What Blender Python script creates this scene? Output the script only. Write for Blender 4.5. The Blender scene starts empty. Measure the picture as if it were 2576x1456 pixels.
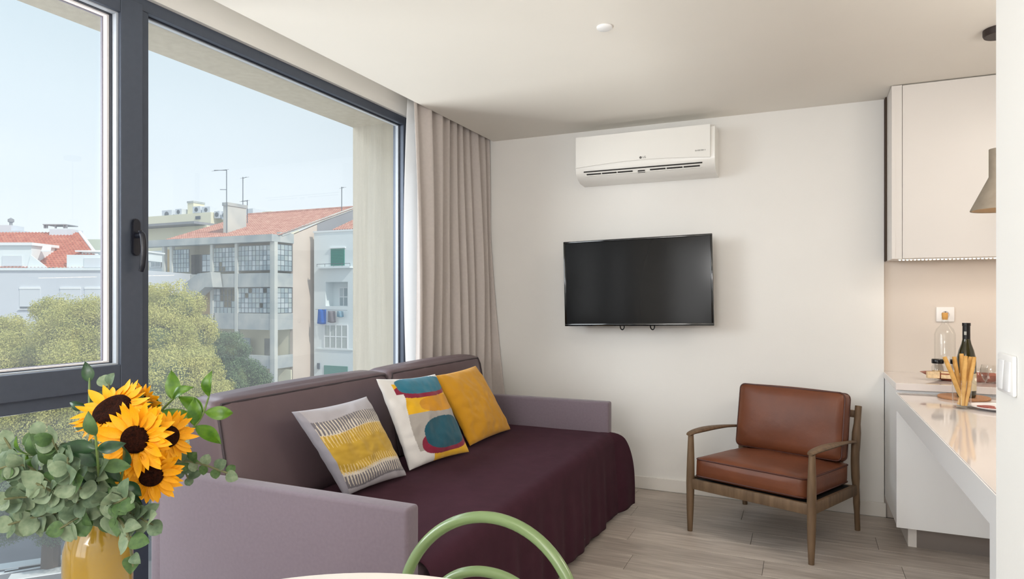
import bpy, bmesh, math, random
import numpy as np
from mathutils import Vector, Matrix, noise
random.seed(7); rng = np.random.default_rng(7)
PI = math.pi
SC = bpy.context.scene
COL = SC.collection
# ------------------------------------------------------------------ camera, world, sun, exposure
TH = math.radians(24.04); S = math.sin(TH); C = math.cos(TH); CAMH = 1.28
cd = bpy.data.cameras.new('camera'); cam = bpy.data.objects.new('camera', cd); COL.objects.link(cam)
cam.location = (0, 0, CAMH); cam.rotation_euler = (PI/2, 0, TH)
cd.sensor_width = 36; cd.lens = 36*1649/2576; cd.shift_y = 23/2576; cd.clip_end = 800; cd.clip_start = .05
SC.camera = cam
SC.view_settings.view_transform = 'Standard'; SC.view_settings.look = 'None'
SC.view_settings.gamma = 1; SC.view_settings.use_curve_mapping = False
SC.view_settings.exposure = 0.0
W = bpy.data.worlds.new('sky'); SC.world = W; W.use_nodes = True
nt = W.node_tree; nt.nodes.clear()
tc = nt.nodes.new('ShaderNodeTexCoord'); sx = nt.nodes.new('ShaderNodeSeparateXYZ')
rp = nt.nodes.new('ShaderNodeValToRGB'); bg = nt.nodes.new('ShaderNodeBackground'); wo = nt.nodes.new('ShaderNodeOutputWorld')
ma = nt.nodes.new('ShaderNodeMath'); ma.operation = 'MULTIPLY_ADD'; ma.inputs[1].default_value = .16   # a little paler towards the sun's side
nt.links.new(tc.outputs['Generated'], sx.inputs[0])
mm = nt.nodes.new('ShaderNodeMath'); mm.operation = 'MULTIPLY'; mm.inputs[1].default_value = -1
nt.links.new(sx.outputs[0], mm.inputs[0]); nt.links.new(mm.outputs[0], ma.inputs[0]); nt.links.new(sx.outputs[2], ma.inputs[2])
nt.links.new(ma.outputs[0], rp.inputs[0]); nt.links.new(rp.outputs[0], bg.inputs[0]); nt.links.new(bg.outputs[0], wo.inputs[0])
e = rp.color_ramp.elements
e[0].position = 0.0; e[0].color = (.93, .95, .97, 1)
e[1].position = 1.0; e[1].color = (.42, .58, .72, 1)
for p, c in ((.13, (.90, .935, .96, 1)), (.26, (.80, .87, .92, 1)), (.42, (.68, .79, .86, 1)), (.62, (.54, .70, .81, 1))):
    k = e.new(p); k.color = c
bg.inputs[1].default_value = 1.07
sd = bpy.data.lights.new('sun', 'SUN'); sun = bpy.data.objects.new('sun', sd); COL.objects.link(sun)
sd.energy = 2.7; sd.angle = math.radians(1.0); sd.color = (1, .94, .84)
sun.rotation_euler = Vector((.72, -.17, .67)).to_track_quat('Z', 'Y').to_euler(); sun.location = (20, 10, 30)

def area(name, loc, target, sx_, sy_, power, col):
    l = bpy.data.lights.new(name, 'AREA'); o = bpy.data.objects.new(name, l); COL.objects.link(o)
    l.shape = 'RECTANGLE'; l.size = sx_; l.size_y = sy_; l.energy = power; l.color = col
    o.location = loc; o.rotation_euler = (Vector(loc)-Vector(target)).to_track_quat('Z', 'Y').to_euler()
    return o
area('rear_window_daylight', (-1.0, -2.62, 1.5), (-1.0, 2, 1.35), 2.1, 1.5, 34, (1, .985, .97))
area('rear_upward_fill', (-.7, -1.3, 1.75), (-.6, -.2, 3.6), 1.0, .8, 60, (1, .98, .96))  # added lamp behind the camera, brightens the ceiling; no fixture there
area('low_outside_fill', (-5.5, 1.7, -2.4), (-.4, 2.4, 2.45), 4.2, 1.2, 320, (1, .98, .94))  # unseen lamp added below the window to light the ceiling
area('side_outside_fill', (-4.6, -.4, 2.3), (.4, 3.3, .9), 2.4, 1.6, 140, (.95, .975, 1))  # added lamp outside, boosts the light on faces turned to the window
area('high_outside_fill', (-5.2, 1.9, 4.7), (.2, 2.6, .6), 4.5, 1.6, 220, (.84, .91, 1))  # extra unseen lamp above the window, adds cool light from that side
area('kitchen_upward_fill', (1.4, 2.3, 1.85), (1.2, 2.4, 3), .6, .6, 14, (1, .94, .86))  # added fill without a fixture, lifts the right part of the ceiling
area('kitchen_overhead_fill', (1.5, 2.5, 2.43), (1.5, 2.5, 0), .9, .9, 22, (1, .92, .84))  # added fill hidden by the partition, lights the wall and floor

# ------------------------------------------------------------------ helpers
def lin(c):
    return tuple(((v/255)/12.92 if v/255 <= .04045 else ((v/255+.055)/1.055)**2.4) for v in c)
MATS = {}
def mat(name, rgb, rough=.6, metal=0, var=0., vscale=8., stretch=(1, 1, 1), bump=0., bscale=60., coat=0., sheen=0., spec=.5,
        emit=None, estr=0., rgb2=None, trans=0., attr=None, coords='Object', ior=1.45):
    if name in MATS: return MATS[name]
    m = bpy.data.materials.new(name); m.use_nodes = True; t = m.node_tree; n = t.nodes; b = n['Principled BSDF']
    c = lin(rgb)
    b.inputs['Base Color'].default_value = (*c, 1); b.inputs['Roughness'].default_value = rough
    b.inputs['Metallic'].default_value = metal; b.inputs['Specular IOR Level'].default_value = spec
    b.inputs['Coat Weight'].default_value = coat; b.inputs['Coat Roughness'].default_value = .06
    b.inputs['Sheen Weight'].default_value = sheen; b.inputs['IOR'].default_value = ior
    tc = n.new('ShaderNodeTexCoord'); mp = n.new('ShaderNodeMapping'); mp.inputs['Scale'].default_value = stretch
    t.links.new(tc.outputs[coords], mp.inputs[0])
    if attr:
        a = n.new('ShaderNodeAttribute'); a.attribute_name = attr; t.links.new(a.outputs['Color'], b.inputs['Base Color'])
    elif var > 0 or rgb2:
        nz = n.new('ShaderNodeTexNoise'); nz.inputs['Scale'].default_value = vscale; nz.inputs['Detail'].default_value = 5
        t.links.new(mp.outputs[0], nz.inputs[0]); r = n.new('ShaderNodeValToRGB'); t.links.new(nz.outputs[0], r.inputs[0])
        if rgb2: c0, c1 = c, lin(rgb2)
        else: c0 = tuple(max(0, x*(1-var)) for x in c); c1 = tuple(min(1, x*(1+var)) for x in c)
        r.color_ramp.elements[0].color = (*c0, 1); r.color_ramp.elements[1].color = (*c1, 1)
        r.color_ramp.elements[0].position = .3; r.color_ramp.elements[1].position = .7
        t.links.new(r.outputs[0], b.inputs['Base Color'])
    if bump > 0:
        nz = n.new('ShaderNodeTexNoise'); nz.inputs['Scale'].default_value = bscale; nz.inputs['Detail'].default_value = 4
        t.links.new(mp.outputs[0], nz.inputs[0]); bp = n.new('ShaderNodeBump'); bp.inputs['Strength'].default_value = bump
        bp.inputs['Distance'].default_value = .01
        t.links.new(nz.outputs[0], bp.inputs['Height']); t.links.new(bp.outputs[0], b.inputs['Normal'])
    if emit:
        b.inputs['Emission Color'].default_value = (*emit, 1); b.inputs['Emission Strength'].default_value = estr
    if trans > 0:
        o = n['Material Output']; mx = n.new('ShaderNodeMixShader'); tr = n.new('ShaderNodeBsdfTranslucent')
        mx.inputs[0].default_value = trans; tr.inputs[0].default_value = (*c, 1)
        src = b.inputs['Base Color']
        if src.is_linked: t.links.new(src.links[0].from_socket, tr.inputs[0])
        t.links.new(b.outputs[0], mx.inputs[1]); t.links.new(tr.outputs[0], mx.inputs[2]); t.links.new(mx.outputs[0], o.inputs[0])
    MATS[name] = m; return m
def glass_mat(name, tint=(1, 1, 1), film=0., refl=1.):
    """thin clear glass: see-through, Fresnel reflection and, if asked, a thin pale film that puts haze over the view"""
    m = bpy.data.materials.new(name); m.use_nodes = True; t = m.node_tree; n = t.nodes; n.remove(n['Principled BSDF'])
    o = n['Material Output']; tr = n.new('ShaderNodeBsdfTransparent'); tr.inputs[0].default_value = (*tint, 1)
    gl = n.new('ShaderNodeBsdfGlossy'); gl.inputs['Roughness'].default_value = .01
    lw = n.new('ShaderNodeLayerWeight'); lw.inputs[0].default_value = .5; mx = n.new('ShaderNodeMixShader')
    pw_ = n.new('ShaderNodeMath'); pw_.operation = 'POWER'; pw_.inputs[1].default_value = 5
    mu = n.new('ShaderNodeMath'); mu.operation = 'MULTIPLY_ADD'; mu.inputs[1].default_value = .96*refl; mu.inputs[2].default_value = .035*refl
    t.links.new(lw.outputs['Facing'], pw_.inputs[0]); t.links.new(pw_.outputs[0], mu.inputs[0]); t.links.new(mu.outputs[0], mx.inputs[0])
    t.links.new(tr.outputs[0], mx.inputs[1]); t.links.new(gl.outputs[0], mx.inputs[2])
    last = mx
    if film > 0:  # pale translucent film added to haze the view outside
        tl = n.new('ShaderNodeBsdfTranslucent'); tl.inputs[0].default_value = (.9, .95, 1, 1)
        m2 = n.new('ShaderNodeMixShader'); m2.inputs[0].default_value = film
        t.links.new(mx.outputs[0], m2.inputs[1]); t.links.new(tl.outputs[0], m2.inputs[2]); last = m2
    t.links.new(last.outputs[0], o.inputs[0]); return m

WM = {}   # world matrices of parents
def finish(o, label=None, cat=None, group=None, kind=None):
    if label: o['label'] = label
    if cat: o['category'] = cat
    if group: o['group'] = group
    if kind: o['kind'] = kind
    return o
def thing(name, loc, label=None, cat=None, group=None, kind=None, rz=0., rot=None):
    o = bpy.data.objects.new(name, None); COL.objects.link(o); o.empty_display_size = .1
    M = Matrix.Translation(loc) @ (rot.to_4x4() if rot else Matrix.Rotation(rz, 4, 'Z'))
    o.matrix_basis = M; WM[o.name] = M
    return finish(o, label, cat, group, kind)
def mesh_from(bm, name, smooth=False):
    me = bpy.data.meshes.new(name); bm.to_mesh(me); bm.free()
    if smooth:
        me.polygons.foreach_set('use_smooth', [True]*len(me.polygons))
        if smooth != 'all': me.set_sharp_from_angle(angle=math.radians(40))
    return me
def part(name, bm, m, parent=None, local=False, smooth=False, label=None, cat=None, group=None, kind=None, base=False):
    """bm in world coordinates (or in the parent's when local); origin goes to its own centre (or bottom)"""
    me = mesh_from(bm, name, smooth) if isinstance(bm, bmesh.types.BMesh) else bm
    if m and not me.materials: me.materials.append(m)
    o = bpy.data.objects.new(name, me); COL.objects.link(o)
    Mp = WM[parent.name] if parent else Matrix.Identity(4)
    if parent and not local: me.transform(Mp.inverted())
    n = len(me.vertices); co = np.empty(n*3); me.vertices.foreach_get('co', co); co = co.reshape(-1, 3)
    c = (co.min(0)+co.max(0))/2
    if parent is None: c[2] = co[:, 2].min()
    me.transform(Matrix.Translation(-Vector(c)))
    o.matrix_basis = Matrix.Translation(c); o.parent = parent
    WM[o.name] = Mp @ Matrix.Translation(c)
    return finish(o, label, cat, group, kind)
def inst(src, name, parent, M):
    """another object sharing src's mesh, M in the parent's coordinates"""
    o = bpy.data.objects.new(name, src.data if hasattr(src, 'data') else src); COL.objects.link(o); o.parent = parent; o.matrix_basis = M
    WM[o.name] = (WM[parent.name] if parent else Matrix.Identity(4)) @ M
    return o
def B(): return bmesh.new()
def box(bm, x0, x1, y0, y1, z0, z1, bev=0., seg=2, M=None):
    vs = [bm.verts.new((x, y, z)) for z in (z0, z1) for y in (y0, y1) for x in (x0, x1)]
    fs = [bm.faces.new([vs[i] for i in f]) for f in ((0, 2, 3, 1), (4, 5, 7, 6), (0, 1, 5, 4), (2, 6, 7, 3), (0, 4, 6, 2), (1, 3, 7, 5))]
    if M is not None: bmesh.ops.transform(bm, matrix=M, verts=vs)
    if bev > 0:
        es = list({e for f in fs for e in f.edges})
        bmesh.ops.bevel(bm, geom=es, offset=bev, segments=seg, profile=.5, affect='EDGES')
    return vs
def mbox(*a, **k):
    b = B(); box(b, *a, **k); return b
def tube(bm, pts, r, n=10, caps=True, sq=None):
    pts = [Vector(p) for p in pts]; rs = r if isinstance(r, (list, tuple)) else [r]*len(pts)
    up = Vector((0, 0, 1)); rings = []; prev = None
    for i, p in enumerate(pts):
        d = (pts[min(i+1, len(pts)-1)]-pts[max(i-1, 0)]).normalized()
        if prev is None:
            a = d.cross(up)
            if a.length < 1e-3: a = d.cross(Vector((1, 0, 0)))
            a.normalize()
        else:
            a = (prev-d*prev.dot(d)).normalized()
        prev = a; b = d.cross(a)
        rx = rs[i]; ry = rs[i]*(sq if sq else 1)
        rings.append([bm.verts.new(p+a*math.cos(2*PI*k/n)*rx+b*math.sin(2*PI*k/n)*ry) for k in range(n)])
    for i in range(len(rings)-1):
        for k in range(n):
            bm.faces.new((rings[i][k], rings[i][(k+1) % n], rings[i+1][(k+1) % n], rings[i+1][k]))
    if caps:
        bm.faces.new(rings[0][::-1]); bm.faces.new(rings[-1])
    return bm
def mtube(*a, **k): return tube(B(), *a, **k)
def lathe(prof, n=32, loc=(0, 0, 0), caps=True):
    bm = B(); rings = []
    for r, z in prof:
        rings.append([bm.verts.new((loc[0]+r*math.cos(2*PI*k/n), loc[1]+r*math.sin(2*PI*k/n), loc[2]+z)) for k in range(n)])
    for i in range(len(rings)-1):
        for k in range(n):
            bm.faces.new((rings[i][k], rings[i][(k+1) % n], rings[i+1][(k+1) % n], rings[i+1][k]))
    if caps:
        if prof[0][0] > 1e-5: bm.faces.new(rings[0][::-1])
        if prof[-1][0] > 1e-5: bm.faces.new(rings[-1])
    bmesh.ops.remove_doubles(bm, verts=bm.verts, dist=1e-6)
    return bm
def prism(bm, poly, off):
    """poly: list of 3D points (planar), extruded by the vector off"""
    off = Vector(off); a = [bm.verts.new(p) for p in poly]; b = [bm.verts.new(Vector(p)+off) for p in poly]; n = len(a)
    bm.faces.new(a); bm.faces.new(b[::-1])
    for i in range(n): bm.faces.new((a[(i+1) % n], a[i], b[i], b[(i+1) % n]))
    bmesh.ops.recalc_face_normals(bm, faces=bm.faces); return bm
def sheet(fn, nu, nv, thick=0.):
    """grid surface fn(u,v)->xyz, u,v in 0..1"""
    bm = B(); g = [[bm.verts.new(fn(i/nu, j/nv)) for j in range(nv+1)] for i in range(nu+1)]
    for i in range(nu):
        for j in range(nv): bm.faces.new((g[i][j], g[i+1][j], g[i+1][j+1], g[i][j+1]))
    if thick:
        bmesh.ops.recalc_face_normals(bm, faces=bm.faces)
        bmesh.ops.solidify(bm, geom=bm.faces[:], thickness=thick)
    return bm
def catmull(pts, k=6):
    P = [Vector(p) for p in pts]; P = [P[0]*2-P[1]]+P+[P[-1]*2-P[-2]]; out = []
    for i in range(1, len(P)-2):
        for j in range(k):
            t = j/k; a, b, c, d = P[i-1:i+3]
            out.append(.5*((2*b)+(c-a)*t+(2*a-5*b+4*c-d)*t*t+(3*b-a-3*c+d)*t**3))
    out.append(P[-2]); return out
def puffbox(hx, hy, hz, bx, by, bz, n=10, bev=.03, wr=0., seed=0):
    """soft upholstered block centred at the origin"""
    bm = B(); bmesh.ops.create_cube(bm, size=2); bmesh.ops.subdivide_edges(bm, edges=bm.edges[:], cuts=n, use_grid_fill=True)
    for v in bm.verts:
        x, y, z = v.co
        r = lambda a, b: 1-.0*a*b
        px = x*(hx+bx*(1-y*y)*(1-z*z)*(abs(x) > .999)); py = y*(hy+by*(1-x*x)*(1-z*z)*(abs(y) > .999)); pz = z*(hz+bz*(1-x*x)*(1-y*y)*(abs(z) > .999))
        # round the edges: pull each vertex towards the inner box
        q = Vector((px, py, pz)); ins = Vector((max(-hx+bev, min(hx-bev, px)), max(-hy+bev, min(hy-bev, py)), max(-hz+bev, min(hz-bev, pz))))
        d = q-ins
        if d.length > bev and sum(1 for k in d if abs(k) > 1e-6) > 1: q = ins+d*(bev/d.length)
        if wr: q += Vector((0, 0, 1))*0 + d.normalized()*wr*noise.noise(Vector((x*3+seed, y*3, z*3))) if d.length > 0 else q*0
        v.co = q
    return bm
# pixel of the photograph -> point, used while laying things out
def ray(u, v):
    a = (u-1288)/1649; return Vector((-S+C*a, C+S*a, (751-v)/1649))
O = Vector((0, 0, CAMH))
def onx(u, v, X): d = ray(u, v); return O+d*(X/d.x)
def ony(u, v, Y): d = ray(u, v); return O+d*(Y/d.y)
def onz(u, v, Z): d = ray(u, v); return O+d*((Z-CAMH)/d.z)
def ont(u, v, t): return O+ray(u, v)*t

# ------------------------------------------------------------------ materials
M_wall = mat('white_paint', (236, 234, 230), .65, var=.01, vscale=3, bump=.03, bscale=90)
M_ceil = mat('ceiling_paint', (238, 234, 226), .75, var=.01, vscale=2)
M_white = mat('white_lacquer', (238, 238, 238), .28, spec=.5)
M_kfront = mat('white_cabinet_lacquer', (230, 225, 220), .3)
M_top = mat('white_polished_worktop', (222, 214, 210), .06, coat=.3)
M_base = mat('baseboard_paint', (232, 228, 222), .5)
M_splash = mat('beige_backsplash', (214, 204, 194), .3)
M_alu = mat('anthracite_aluminium', (80, 87, 100), .38, metal=.35, var=.04, vscale=40)
M_alud = mat('dark_gasket', (38, 42, 52), .5)
M_handle = mat('black_handle', (26, 28, 38), .3)
M_bead = mat('pale_bead', (176, 182, 190), .3)
M_conc = mat('painted_concrete', (152, 145, 130), .85, var=.08, vscale=3, stretch=(9, 9, .35), bump=.15, bscale=30)
M_glass = glass_mat('window_glass', (.97, .985, .99), film=.028)
M_cglass = glass_mat('clear_glassware', (.99, .993, .99), refl=.8)
M_black = mat('black_plastic', (16, 16, 17), .25)
M_floor = None

# ------------------------------------------------------------------ the room shell
D = 4.405      # television wall
def struct(name, bm, m, parent=None, **k):
    o = part(name, bm, m, parent, **k)
    if parent is None: o['kind'] = 'structure'
    return o
struct('wall_back', mbox(-2.5, .427, D, D+.2, -.05, 2.75), M_wall)
struct('wall_kitchen', mbox(.427, 2.6, D+.03, D+.2, -.05, 2.75), M_splash)
struct('wall_right', mbox(2.6, 2.75, -2.75, D+.2, -.05, 2.75), M_wall)
b = B()      # rear wall around the second window
box(b, -2.5, -2.05, -2.7, -2.5, -.05, 2.75); box(b, .05, 2.6, -2.7, -2.5, -.05, 2.75)
box(b, -2.05, .05, -2.7, -2.5, -.05, .75); box(b, -2.05, .05, -2.7, -2.5, 2.25, 2.75)
struct('wall_rear', b, M_wall)
b = B()      # window wall: lintel in the curtain pocket and the pier behind the curtain
box(b, -2.42, -2.30, -2.5, 3.60, 2.434, 2.75); box(b, -2.42, -2.30, 3.60, D, -.05, 2.75)
box(b, -2.42, -2.30, -2.5, -1.2, -.05, 2.434)
struct('wall_left', b, M_wall)
b = B(); box(b, -2.117, 2.6, -2.5, D+.03, 2.45, 2.62); box(b, -2.30, -2.117, -2.5, D, 2.60, 2.72)
struct('ceiling', b, M_ceil)
b = B(); box(b, .33, .45, -2.5, 1.50, 0, 2.45)
struct('wall_partition', b, M_wall)
# outside: concrete reveal round the glazing
b = B(); box(b, -2.78, -2.42, -2.0, 3.9, 2.433, 2.8); struct('trim_1', b, M_conc)
b = B(); box(b, -2.78, -2.42, 3.60, 3.9, -.3, 2.433); struct('trim_2', b, M_conc)
b = B(); box(b, -2.80, -2.42, -2.0, 3.9, -.45, -.06); struct('trim_3', b, M_conc)
for n_, x0, x1, y0, y1 in (('baseboard_back', -2.30, .437, D-.014, D), ('baseboard_right', .316, .33, -2.5, 1.50)):
    struct(n_, mbox(x0, x1, y0, y1, 0, .083, bev=.003), M_base)
# floor: slab and planks
fl = struct('floor', mbox(-2.42, 2.6, -2.5, D+.03, -.06, -.010), mat('screed', (60, 54, 48), .9))
m = bpy.data.materials.new('oak_laminate'); m.use_nodes = True; t = m.node_tree; n = t.nodes; pb = n['Principled BSDF']
tcn = n.new('ShaderNodeTexCoord'); oi = n.new('ShaderNodeObjectInfo'); mp = n.new('ShaderNodeMapping'); mp.inputs['Scale'].default_value = (1.2, 14, 1)
ad = n.new('ShaderNodeVectorMath'); ad.operation = 'ADD'; cb = n.new('ShaderNodeCombineXYZ'); mu = n.new('ShaderNodeMath'); mu.operation = 'MULTIPLY'; mu.inputs[1].default_value = 37
t.links.new(oi.outputs['Random'], mu.inputs[0]); t.links.new(mu.outputs[0], cb.inputs[0]); t.links.new(mu.outputs[0], cb.inputs[2])
t.links.new(tcn.outputs['Object'], ad.inputs[0]); t.links.new(cb.outputs[0], ad.inputs[1]); t.links.new(ad.outputs[0], mp.inputs[0])
nz = n.new('ShaderNodeTexNoise'); nz.inputs['Scale'].default_value = 3.2; nz.inputs['Detail'].default_value = 8; nz.inputs['Distortion'].default_value = .6
t.links.new(mp.outputs[0], nz.inputs[0]); cr = n.new('ShaderNodeValToRGB'); t.links.new(nz.outputs[0], cr.inputs[0])
cr.color_ramp.elements[0].position = .28; cr.color_ramp.elements[0].color = (*lin((158, 147, 137)), 1)
cr.color_ramp.elements[1].position = .72; cr.color_ramp.elements[1].color = (*lin((200, 190, 180)), 1)
hv = n.new('ShaderNodeHueSaturation'); mr = n.new('ShaderNodeMapRange'); mr.inputs[3].default_value = .88; mr.inputs[4].default_value = 1.08
t.links.new(oi.outputs['Random'], mr.inputs[0]); t.links.new(mr.outputs[0], hv.inputs['Value']); t.links.new(cr.outputs[0], hv.inputs['Color'])
t.links.new(hv.outputs[0], pb.inputs['Base Color']); pb.inputs['Roughness'].default_value = .42
bp = n.new('ShaderNodeBump'); bp.inputs['Strength'].default_value = .12; bp.inputs['Distance'].default_value = .003
t.links.new(nz.outputs[0], bp.inputs['Height']); t.links.new(bp.outputs[0], pb.inputs['Normal'])
M_floor = m
pw, pl = .192, 1.285
row = 0; y = D-.014
cache = {}
while y > -2.5:
    y0 = max(-2.5, y-pw); x = -2.3-((row*.47) % 1)*pl
    while x < 2.6:
        a = max(x, -2.30); c = min(x+pl, 2.6)
        if c-a > .05:
            key = (round(c-a, 3), round(y-y0, 3))
            loc = Vector(((a+c)/2, (y+y0)/2, -.005))
            if key not in cache:
                hx = (c-a)/2-.0008; hy = (y-y0)/2-.0008
                cache[key] = mesh_from(mbox(-hx, hx, -hy, hy, -.005, .005, bev=.0012, seg=1), 'plank'); cache[key].materials.append(M_floor)
            inst(cache[key], 'plank', fl, WM[fl.name].inverted() @ Matrix.Translation(loc))
        x += pl
    y = y0; row += 1

# ------------------------------------------------------------------ the big window
XI = -2.32     # room-side face of the frame
win = thing('window_1', (-2.37, 1.7, 0), kind='structure')
fx0, fx1 = -2.40, XI
b = B()
box(b, fx0, fx1, -1.2, 3.60, 2.385, 2.434, bev=.003)           # head
box(b, fx0, fx1, 3.515, 3.60, 0.0, 2.385, bev=.003)            # right jamb
box(b, fx0, fx1, 1.675, 1.746, 0.0, 2.385, bev=.003)           # post
box(b, fx0, fx1, -1.2, 3.515, 0.0, .07, bev=.003)              # bottom rail
box(b, fx0, fx1, -1.2, 1.675, .905, .975, bev=.003)            # transom
box(b, fx0, fx1, -1.2, -1.12, .07, 2.373, bev=.003)
part('window_frame', b, M_alu, win)
b = B()      # opening sash, standing proud of the frame
box(b, fx0+.01, XI+.022, 1.617, 1.706, .95, 2.40, bev=.003); box(b, fx0+.01, XI+.022, .1, .18, .95, 2.40, bev=.003)
box(b, fx0+.01, XI+.022, .18, 1.617, .95, 1.038, bev=.003); box(b, fx0+.01, XI+.022, .18, 1.617, 2.335, 2.40, bev=.003)
part('sash', b, M_alu, win)
def rim(y0, y1, z0, z1, w_, x1, m_, nm):      # a thin frame running round the sash opening
    b = B(); box(b, -2.376, x1, y1-w_, y1, z0, z1); box(b, -2.376, x1, y0, y0+w_, z0, z1); box(b, -2.376, x1, y0+w_, y1-w_, z0, z0+w_*.6); box(b, -2.376, x1, y0+w_, y1-w_, z1-w_*.6, z1)
    part(nm, b, m_, win)
rim(.18, 1.617, 1.038, 2.335, .008, -2.312, M_bead, 'glazing_bead')
rim(.188, 1.609, 1.043, 2.330, .004, -2.334, M_alud, 'gasket')
rim(.192, 1.605, 1.0455, 2.3275, .009, -2.346, mat('white_spacer', (240, 236, 236), .35), 'spacer')
rim(.201, 1.596, 1.051, 2.322, .003, -2.366, mat('mauve_gasket', (110, 104, 116), .5), 'gasket')
b = B(); box(b, -2.375, -2.348, 1.746, 3.515, 2.380, 2.385); box(b, -2.375, -2.348, 3.510, 3.515, .07, 2.380); box(b, -2.375, -2.348, 1.746, 3.51, .07, .078)
part('gasket', b, M_alud, win)
b = B(); box(b, -2.375, -2.356, 1.746, 3.510, 2.376, 2.380); box(b, -2.375, -2.356, 3.506, 3.510, .078, 2.376)
part('glazing_bead', b, M_bead, win)
for y0, y1, z0, z1 in ((.202, 1.594, 1.05, 2.322), (1.746, 3.508, .074, 2.378), (-1.12, 1.675, .07, .905), (-1.12, .10, .975, 2.373)):
    part('glass_pane', mbox(-2.370, -2.366, y0, y1, z0, z1), M_glass, win)
b = B(); box(b, XI-.0, XI+.004, .17, 1.625, 1.038, 1.041)
# tilt-and-turn handle
hd = B(); zc = 1.51
prof = [(math.cos(a)*.017, math.sin(a)*.017) for a in np.linspace(0, PI, 9)]
outl = [(XI+.022, 1.672+px, zc+.053+pz) for px, pz in prof]+[(XI+.022, 1.672-px, zc-.053-pz) for px, pz in prof]
prism(hd, outl, (.012, 0, 0)); bmesh.ops.bevel(hd, geom=hd.edges[:], offset=.003, segments=2, affect='EDGES')
rose = part('handle_plate', hd, M_handle, win, smooth=True)
lv = B(); tube(lv, [(XI+.03, 1.672, zc+.006), (XI+.062, 1.672, zc+.006)], .0105, n=12)
tube(lv, catmull([(XI+.052, 1.672, zc+.022), (XI+.066, 1.672, zc+.002), (XI+.072, 1.672, zc-.05), (XI+.066, 1.672, zc-.105), (XI+.058, 1.672, zc-.128)], 5),
     [.009]*3+[.0115]*10+[.011]*4+[.010]*4, n=12, sq=.8)
part('handle_lever', lv, M_handle, win, smooth=True)

# second window behind the camera
w2 = thing('window_2', (-1, -2.6, .75), kind='structure')
b = B()
for x0, x1, z0, z1 in ((-2.05, .05, .75, .82), (-2.05, .05, 2.18, 2.25), (-2.05, -1.98, .82, 2.18), (-.02, .05, .82, 2.18), (-1.035, -.965, .82, 2.18)):
    box(b, x0, x1, -2.60, -2.54, z0, z1)
part('window_frame', b, M_white, w2)

# curtain
def fold(y): return .040*math.sin(y*54+1.7*math.sin(y*6+.6))+.014*math.sin(y*27+2)+.006*math.sin(y*93+1.0)
def drape(u, v):
    z = 2.56-v*2.545; yy = 3.365+u*1.025
    k = .55+.45*min(1, v*2.2)
    y = yy + .055*v*(1-u)**2 + .03*math.sin(v*5)*u*(1-u)
    x = -2.165 + fold(yy)*k + .02*math.sin(v*4+u*7)
    if u > .80: s_ = (u-.80)/.20; x += .24*s_**2*max(0, (v-.3)/.7)**1.3
    return (x, y, z)
cu = thing('curtain', (-2.2, 3.8, 0), 'taupe floor-length curtain in soft folds beside the big window', 'curtain')
part('drape', sheet(drape, 260, 40, .002), mat('taupe_cloth', (202, 193, 188), .9, var=.03, vscale=60, bump=.08, bscale=400, sheen=.2, trans=.06), cu, smooth='all')
def lining(u, v):
    z = 2.52-v*2.49
    y = 3.43-.048*math.sin(min(1, v/.8)*PI)**.8+.01*v+u*.17
    return (-2.235+.03*u+.008*math.sin(u*9+v*3)*u, y, z)
part('lining', sheet(lining, 24, 40, .0015), mat('white_lining', (250, 250, 250), .8, trans=.6), cu, smooth='all', label='white lining showing at the leading edge')

# ------------------------------------------------------------------ sofa
M_sofa = mat('mauve_grey_fabric', (112, 99, 108), .8, var=.05, vscale=90, bump=.06, bscale=500, sheen=.25)
M_sofab = mat('brown_grey_leatherette', (98, 82, 86), .40, var=.05, vscale=9, bump=.1, bscale=14)
SX, SY0, SY1 = -1.03, 1.60, 3.80
sofa = thing('sofa_bed', (-1.55, 2.7, 0), 'mauve-grey upholstered sofa bed in front of the big window', 'sofa')
def padded(x0, x1, y0, y1, z0, z1, bev=.012): return mbox(x0, x1, y0, y1, z0, z1, bev=bev, seg=3)
part('armrest', padded(-2.08, -1.045, SY0, SY0+.068, .02, .672), M_sofa, sofa, smooth=True)
part('armrest', padded(-2.08, -1.045, SY1-.068, SY1, .02, .672), M_sofa, sofa, smooth=True)
part('base', padded(-2.06, SX, SY0+.07, SY1-.07, .02, .30, .006), M_sofa, sofa, smooth=True)
dr = part('drawer_front', padded(SX, SX+.012, SY0+.075, SY1-.004, .025, .20, .004), M_sofab, sofa, smooth=True)
part('drawer_handle', mtube(catmull([(SX+.014, 3.14, .16), (SX+.022, 3.135, .12), (SX+.03, 3.12, .085), (SX+.022, 3.09, .12), (SX+.014, 3.08, .16)], 5), .006, n=8), mat('dark_strap', (38, 30, 32), .5), sofa, smooth=True)
part('mattress', padded(-2.04, -1.05, SY0+.07, SY1-.07, .302, .488, .03), M_sofab, sofa, smooth=True)
part('back_frame', padded(-2.12, -2.06, SY0, SY1, .02, .66), M_sofa, sofa, smooth=True)
def backcush(y0, y1, zt, seed):
    hy = (y1-y0)/2; hz = (zt-.49)/2; bm = puffbox(.082, hy, hz, .015, .006, .012, n=14, bev=.035, seed=seed)
    for v in bm.verts:
        x, y, z = v.co; k = (z/hz+1)/2
        x += .055*(1-k)*(1 if x > 0 else .2)                       # thicker towards the seat
        # soft creases running down from the top seam
        if x > .03: x += .0015*math.sin(y*38+seed)*max(0, k-.55)*2
        x -= .03*k
        v.co = (x-1.935, y+(y0+y1)/2, z+.49+hz)
    return bm
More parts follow.
